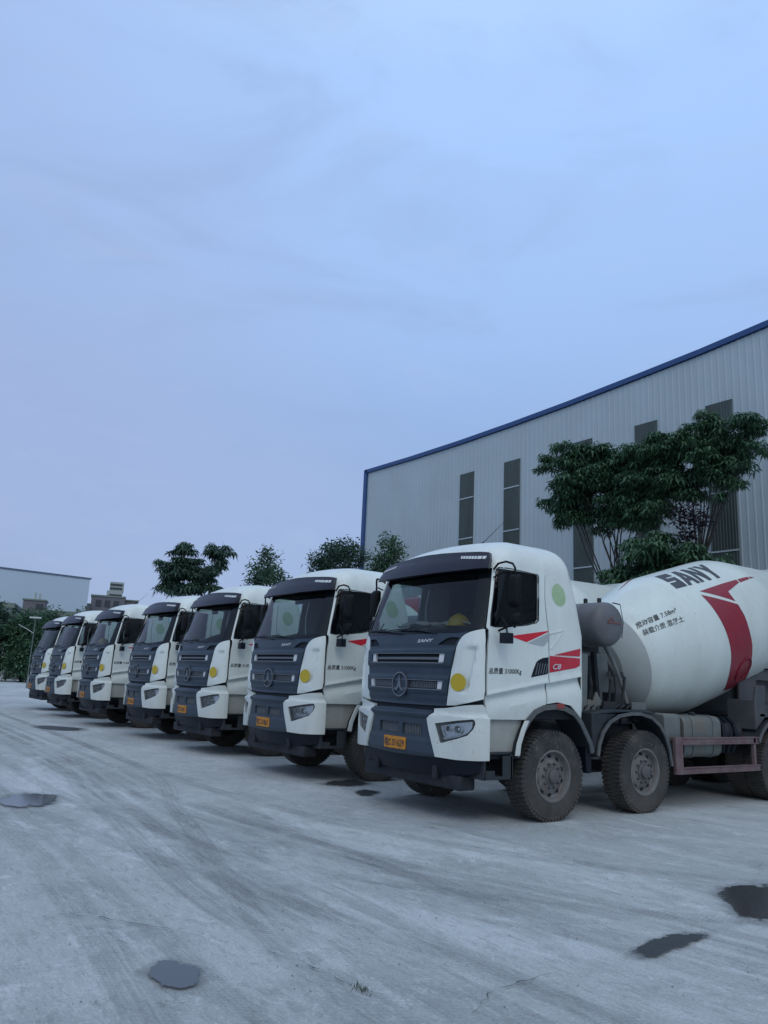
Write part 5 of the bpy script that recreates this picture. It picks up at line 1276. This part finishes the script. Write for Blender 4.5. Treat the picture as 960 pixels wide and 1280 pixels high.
for i, (yy, zz, rr_, lb) in enumerate(((13.75, 4.25, .42, 'low light green bush left of the dark tree stems'), (13.1, 4.85, .85, 'dense dark bush at the foot of the umbrella trees'), (12.2, 4.95, .9, 'rounded bush behind the nearest drum'), (11.35, 4.8, .62, 'small bush right of the purple plum'), (10.6, 4.5, .45, 'low bush below the rightmost dark window'))):
    tree('tall_shrub', (X - 1.3, yy, 0), [(X - 1.3, yy, zz, rr_), (X - 1.3, yy + .2, zz - .7, rr_ * 1.1), (X - 1.3, yy - .3, zz - 1.4, rr_ * 1.1), (X - 1.2, yy, zz - 2.2, rr_ * 1.2)], lb, 'shrub', 'rosette', LM if i in (0, 4) else LG, 30 + i, 4.0, .24, .04, 'shrubs between the trucks and the warehouse', 2, .3)
tree('shade_tree', (18.5, 26.3, 0), [(18.5, 26.75, 6.5, .55), (18.5, 26.1, 7.05, .55), (18.4, 25.5, 6.6, .5), (18.5, 26.2, 6.1, .8), (18.6, 27.1, 5.9, .6)], 'light green tree at the blue corner of the warehouse', 'tree', 'leaf', LM, 21, 1.2, .17, .09)
tree('shade_tree', (18.5, 29.9, 0), [(18.5, 31.6, 6.9, .6), (18.5, 30.7, 7.15, .7), (18.5, 29.8, 7.1, .75), (18.4, 28.9, 7.05, .7), (18.5, 28.3, 6.7, .55), (18.5, 31.0, 6.3, .8), (18.6, 29.6, 6.3, .9)], 'broad flat-topped tree left of the warehouse corner', 'tree', 'leaf', LD, 22, 1.2, .2, .10)
tree('shade_tree', (18.5, 37.2, 0), [(18.5, 37.0, 7.7, .62), (18.5, 37.4, 6.9, .9), (18.4, 36.2, 6.6, .7), (18.5, 38.0, 6.4, .8), (18.5, 35.4, 6.3, .5)], 'conical light green tree standing alone left of the flat-topped tree', 'tree', 'leaf', LM, 23, 1.1, .22, .10)
tree('shade_tree', (17.6, 44.8, 0), [(18.9, 44.3, 8.75, .8), (18.7, 44.4, 8.0, .8), (16.9, 44.9, 8.5, .85), (16.4, 45.1, 7.5, .9), (17.3, 44.8, 7.5, 1.1), (18.2, 44.5, 7.0, 1.1), (16.9, 44.9, 6.5, 1.1)], 'leftmost single tree with a forked crown above the middle trucks', 'tree', 'rosette', LD, 24, 2.4, .38, .10)
# far bank of dense trees at the left
rn2 = random.Random(77)
far = [(10.6, 80, 7.2), (13.2, 82, 7.4), (15.6, 79, 6.9), (18.0, 82, 7.3), (20.6, 79.5, 7.2), (23.6, 81, 6.9), (27, 83, 6.5), (31.5, 82, 6.3)]
fl = ['dark dense tree outside the left edge of the far bank', 'dark round tree at the left edge of the far bank', 'lower dark tree beneath the pale far shed', 'bushy green tree behind the white street lamp', 'light green bushy tree behind the farthest truck cab', 'green tree of the far bank half hidden by the parked cabs', 'dense tree of the far bank behind the parked trucks', 'last dense tree of the far bank behind the trucks']
for i, (x, y, h) in enumerate(far):
    lob = []
    for k in range(15):
        a = rn2.random() * 6.28; r_ = rn2.uniform(.0, 2.0); lob.append((x + r_ * math.cos(a), y + r_ * math.sin(a) * .6 - .5, rn2.uniform(.8, h - 1.5), rn2.uniform(1.0, 1.6)))
    lob.append((x, y, h - 1.2, 1.4))
    tree('dense_tree', (x, y, 0), lob, fl[i], 'tree', 'leaf', (LD, LD, LG, LM, LY, LM, LD, LM)[i], 90 + i, .8, .40, .16, 'dense trees along the far end of the yard', 1, .4)
# hedge row hiding the horizon behind the trucks
for i in range(9):
    y = 22 + i * 6.2; x = 21.0 + (i > 2) * (3 + i * .8); x = 18.8 if i < 2 else x
    lob = [(x + rn2.uniform(-.5, .5), y + k * 1.1 - 2.2, rn2.uniform(1.0, 2.4), 1.1) for k in range(5)]
    tree('garden_bush', (x, y, 0), lob, 'wide green bush %s behind the row of trucks' % ['by the nearest trucks', 'near the corner tree', 'beside the warehouse corner', 'past the warehouse corner', 'below the lone tree', 'before the forked tree', 'beyond the forked tree', 'near the brown buildings', 'at the far corner'][i], 'bush', 'leaf', LM, 120 + i, .5, .3, .06, 'bushes behind the row of trucks', 1, .3)

# ------------------------------------------------------------------ far buildings and lamp
M['fshed'] = mat('hazy_shed_sheet', (.46, .54, .62), .6, var=.03, vscale=.1)
M['fbrown'] = mat('grey_brown_render', (.15, .145, .16), .8, dirt=(.1, .1, .11), dscale=.3, damt=.5)
M['fpale'] = mat('pale_render', (.33, .37, .36), .8)
M['fwin'] = mat('dark_window', (.03, .04, .05), .3)
M['fgreenroof'] = mat('dull_green_roof', (.16, .20, .17), .7)
sh = empty('far_shed', (15.6, 100, 0)); tag(sh, 'huge pale blue-grey shed on the left skyline', 'shed')
a = Vector((15.4, 99.8)); b2 = Vector((26.45, 101.6)); dd = (b2 - a).normalized(); a = a - dd * 75
nrm = Vector((-dd.y, dd.x))
mb = MB(); q = [a, b2, b2 + nrm * 40, a + nrm * 40]
mb.prism([(p.x - 15.6, p.y - 100) for p in q], 'z', 0, 12.35); mb.build('wall', M['fshed'], sh)
mb = MB(); q = [a - nrm * .1 - dd * .1, b2 - nrm * .1 + dd * .15, b2 + nrm * 40.1, a + nrm * 40.1]; mb.prism([(p.x - 15.6, p.y - 100) for p in q], 'z', 12.35, 12.52); mb.build('roof', mat('dark_blue_edge', (.09, .12, .18), .5), sh)
def at(q, D_):   # direction helper results are baked: az from the calibrated lens
    return q
def block(name, label, cat, parts, loc):
    r = empty(name, loc); tag(r, label, cat, 'buildings on the far left skyline')
    return r
DIR = (.2785, .9604)       # ray towards the stepped tower, rotated facing frame
ex = Vector((DIR[1], -DIR[0]))   # image right
ey = Vector(DIR)
def fbox(mb, c, x0, x1, z0, z1, d0=0, d1=8):
    q = [c + ex * x0 + ey * d0, c + ex * x1 + ey * d0, c + ex * x1 + ey * d1, c + ex * x0 + ey * d1]
    mb.prism([(p.x, p.y) for p in q], 'z', z0, z1)
O2 = Vector((0, 0))
c = Vector((29.7, 106))
r = empty('office_block', (c.x, c.y, 0)); tag(r, 'brown office block with a stepped pale rooftop tower on the skyline', 'building')
mb = MB(); fbox(mb, O2, -8.0, -1.4, 0, 9.6); fbox(mb, O2, -1.6, 2.6, 0, 10.75); fbox(mb, O2, 2.6, 4.2, 0, 10.5, 1, 6); mb.build('wall', M['fbrown'], r)
mb = MB(); fbox(mb, O2, .2, 2.2, 10.75, 11.7, 1, 5); fbox(mb, O2, .5, 2.3, 11.7, 12.9, 1, 4); t_ = mb.build('rooftop_tower', M['fpale'], r)
mb = MB()
for z in (11.0, 11.9, 12.4): fbox(mb, O2, .55, 2.1, z, z + .25, .9, 1.0)
mb.build('window', M['fwin'], r)
mb = MB(); fbox(mb, O2, -1.7, 2.7, 10.75, 10.95, -.1, 8); fbox(mb, O2, -8.1, -1.6, 9.6, 9.75, -.1, 8); fbox(mb, O2, 2.6, 4.4, 10.5, 10.65, .8, 6.1); mb.build('roof', M['fgreenroof'], r)
for k in range(5):
    mb = MB(); fbox(mb, O2, -7.2 + k * 1.1, -6.6 + k * 1.1, 8.0, 9.0, -.05, .0); mb.build('window', M['fwin'], r)
for k in range(3):
    mb = MB(); fbox(mb, O2, -1.0 + k * 1.1, -.3 + k * 1.1, 9.4, 10.3, -.05, .0); mb.build('window', M['fwin'], r)
c = Vector((18.3, 91.0))
r = empty('stair_tower', (c.x, c.y, 0)); tag(r, 'small square brown rooftop block below the pale shed', 'building')
mb = MB(); fbox(mb, O2, -1.2, 1.0, 0, 8.35, 0, 3); mb.build('wall', M['fbrown'], r)
mb = MB(); fbox(mb, O2, -1.3, 1.1, 8.35, 8.5, -.1, 3.1); mb.build('roof', M['fgreenroof'], r)
mb = MB(); fbox(mb, O2, -.25, -.05, 8.5, 9.3, 1, 1.2); fbox(mb, O2, .2, .4, 8.5, 9.2, 1, 1.2); mb.build('chimney', M['fpale'], r)
mb = MB(); fbox(mb, O2, .1, .8, 7.4, 8.0, -.05, 0); mb.build('window', M['fwin'], r)
c = Vector((14.5, 92.0))
r = empty('low_house', (c.x, c.y, 0)); tag(r, 'low house with pale wall and green roof at the left skyline', 'house')
mb = MB(); fbox(mb, O2, -6, 1.8, 0, 7.4); mb.build('wall', M['fpale'], r)
mb = MB(); fbox(mb, O2, -6.2, 2.0, 7.4, 7.9, -.3, 8); mb.build('roof', M['fgreenroof'], r)
c = Vector((22.5, 93.0))
r = empty('low_house', (c.x, c.y, 0)); tag(r, 'low pale-walled house between the brown block and the office block', 'house')
mb = MB(); fbox(mb, O2, -3.5, 3.8, 0, 7.0); mb.build('wall', M['fpale'], r)
mb = MB(); fbox(mb, O2, -3.7, 4.0, 7.0, 7.6, -.3, 8); mb.build('roof', M['fgreenroof'], r)
# lamp post
r = empty('street_lamp', (12.0, 58.9, 0)); tag(r, 'thin grey street lamp with a white head before the far trees', 'street lamp')
mp_ = mat('white_pole', (.5, .52, .52), .5)
mb = MB(); mb.tube([(0, 0, 0), (0, 0, 4.75)], [.035, .028], 8); mb.build('pole', mat('grey_pole', (.12, .14, .14), .6), r)
mb = MB(); mb.tube([(0, 0, 3.7), (-.5, .1, 4.0), (-1.0, .2, 4.25)], .022, 6); mb.build('arm', mp_, r)
mb = MB(); fbox(mb, Vector((0, 0)), -.38, .38, 4.72, 4.82, -.12, .12); mb.build('lamp_head', mp_, r, bevel=.02)

# ------------------------------------------------------------------ world, sun, camera
w = bpy.data.worlds.new('World'); scn.world = w; w.use_nodes = True
nt = w.node_tree; L = nt.links.new; bg = nt.nodes['Background']
SUN_EL, SUN_AZ = R(44), R(-152)     # azimuth from +Y clockwise: behind-left of the camera
sky = N(nt, 'ShaderNodeTexSky'); sky.sky_type = 'NISHITA'; sky.sun_disc = False; sky.sun_elevation = SUN_EL; sky.sun_rotation = SUN_AZ
sky.air_density = 1.2; sky.dust_density = 2.0
bg.inputs['Strength'].default_value = .08; L(sky.outputs[0], bg.inputs['Color'])
tc = N(nt, 'ShaderNodeTexCoord'); sp = N(nt, 'ShaderNodeSeparateXYZ'); L(tc.outputs['Generated'], sp.inputs[0])
cr = N(nt, 'ShaderNodeValToRGB'); L(sp.outputs[2], cr.inputs[0])
el = cr.color_ramp.elements
el[0].position = 0; el[0].color = (.32, .43, .62, 1)
el[1].position = 1; el[1].color = (.72, .92, 1.08, 1)
for p, c_ in ((.10, (.27, .385, .61)), (.24, (.30, .44, .74)), (.42, (.39, .59, .98)), (.66, (.465, .705, 1.15)), (.80, (.60, .82, 1.08))):
    e = el.new(p); e.color = c4(c_)
# soft clouds
def wn(sc, scale, rot=(0, 0, 0), det=5., dist=0., rough=.55):
    mp = N(nt, 'ShaderNodeMapping'); mp.inputs['Scale'].default_value = scale; mp.inputs['Rotation'].default_value = rot; L(tc.outputs['Generated'], mp.inputs[0])
    n = N(nt, 'ShaderNodeTexNoise', i_Scale=sc, i_Detail=det, i_Roughness=rough, i_Distortion=dist); L(mp.outputs[0], n.inputs['Vector']); return n.outputs['Fac']
def wr(v, a, b_, c, d):
    r = N(nt, 'ShaderNodeMapRange'); r.interpolation_type = 'SMOOTHSTEP'
    for k, x in zip(('From Min', 'From Max', 'To Min', 'To Max'), (a, b_, c, d)): r.inputs[k].default_value = x
    L(v, r.inputs['Value']); return r.outputs[0]
def wmix(f, a, b_):
    x = N(nt, 'ShaderNodeMix', data_type='RGBA'); L(f, x.inputs['Factor']); L(a, x.inputs['A'])
    if hasattr(b_, 'links'): L(b_, x.inputs['B'])
    else: x.inputs['B'].default_value = c4(b_)
    return x.outputs['Result']
col = cr.outputs[0]
col = wmix(wr(wn(1.1, (1, 1, 2.2), (0, 0, 0), 4.), .42, .66, 0, .6), col, (.42, .55, .86))
col = wmix(wr(wn(2.6, (1, 1, 3.0), (.2, 0, .4), 7., .6), .48, .72, 0, .45), col, (.335, .465, .76))
col = wmix(wr(wn(7., (1, 1, 3.2), (.1, .1, .2), 9., .3, .65), .52, .75, 0, .30), col, (.50, .62, .88))
# lavender left / bluer right
dt = N(nt, 'ShaderNodeVectorMath', operation='DOT_PRODUCT'); L(tc.outputs['Generated'], dt.inputs[0]); dt.inputs[1].default_value = (-.82, .57, 0)
col = wmix(wr(dt.outputs['Value'], -.1, .55, 0, .45), col, (.37, .45, .72))
dg = N(nt, 'ShaderNodeVectorMath', operation='DOT_PRODUCT'); L(tc.outputs['Generated'], dg.inputs[0]); dg.inputs[1].default_value = (math.sin(SUN_AZ) * math.cos(SUN_EL), math.cos(SUN_AZ) * math.cos(SUN_EL), math.sin(SUN_EL))
col = wmix(wr(dg.outputs['Value'], .25, .98, 0, .45), col, (.86, 1.0, 1.10))  # sky glow around the sun, out of view, added to fill upright faces
bg2 = N(nt, 'ShaderNodeBackground'); L(col, bg2.inputs['Color']); bg2.inputs['Strength'].default_value = 1.0
ms = N(nt, 'ShaderNodeMixShader'); ms.inputs[0].default_value = .88; L(bg.outputs[0], ms.inputs[1]); L(bg2.outputs[0], ms.inputs[2]); L(ms.outputs[0], nt.nodes['World Output'].inputs['Surface'])

sl = bpy.data.lights.new('sun', 'SUN'); sl.energy = .5; sl.angle = R(24); sl.color = (1.0, .96, .88)
so = bpy.data.objects.new('sun', sl); COL.objects.link(so)
sd = Vector((math.sin(SUN_AZ) * math.cos(SUN_EL), math.cos(SUN_AZ) * math.cos(SUN_EL), math.sin(SUN_EL)))
so.rotation_euler = sd.to_track_quat('Z', 'Y').to_euler()

th, pi_, ro, h, f = .6084, .2109, .0442, 1.54, 984.6
fw = Vector((math.sin(th) * math.cos(pi_), math.cos(th) * math.cos(pi_), math.sin(pi_))); r_ = Vector((math.cos(th), -math.sin(th), 0)); u_ = r_.cross(fw)
r2 = math.cos(ro) * r_ + math.sin(ro) * u_; u2 = -math.sin(ro) * r_ + math.cos(ro) * u_
cd = bpy.data.cameras.new('camera'); cam = bpy.data.objects.new('camera', cd); COL.objects.link(cam)
mx = Matrix((r2, u2, -fw)).transposed().to_4x4(); mx.translation = Vector((0, 0, h)); cam.matrix_world = mx
cd.sensor_fit = 'VERTICAL'; cd.sensor_height = 24; cd.lens = f / 1280 * 24; cd.clip_end = 3000; cd.clip_start = .05
scn.camera = cam
scn.view_settings.view_transform = 'Standard'; scn.view_settings.look = 'None'; scn.view_settings.exposure = 0; scn.view_settings.gamma = 1
scn.cycles.max_bounces = 6; scn.cycles.transparent_max_bounces = 16
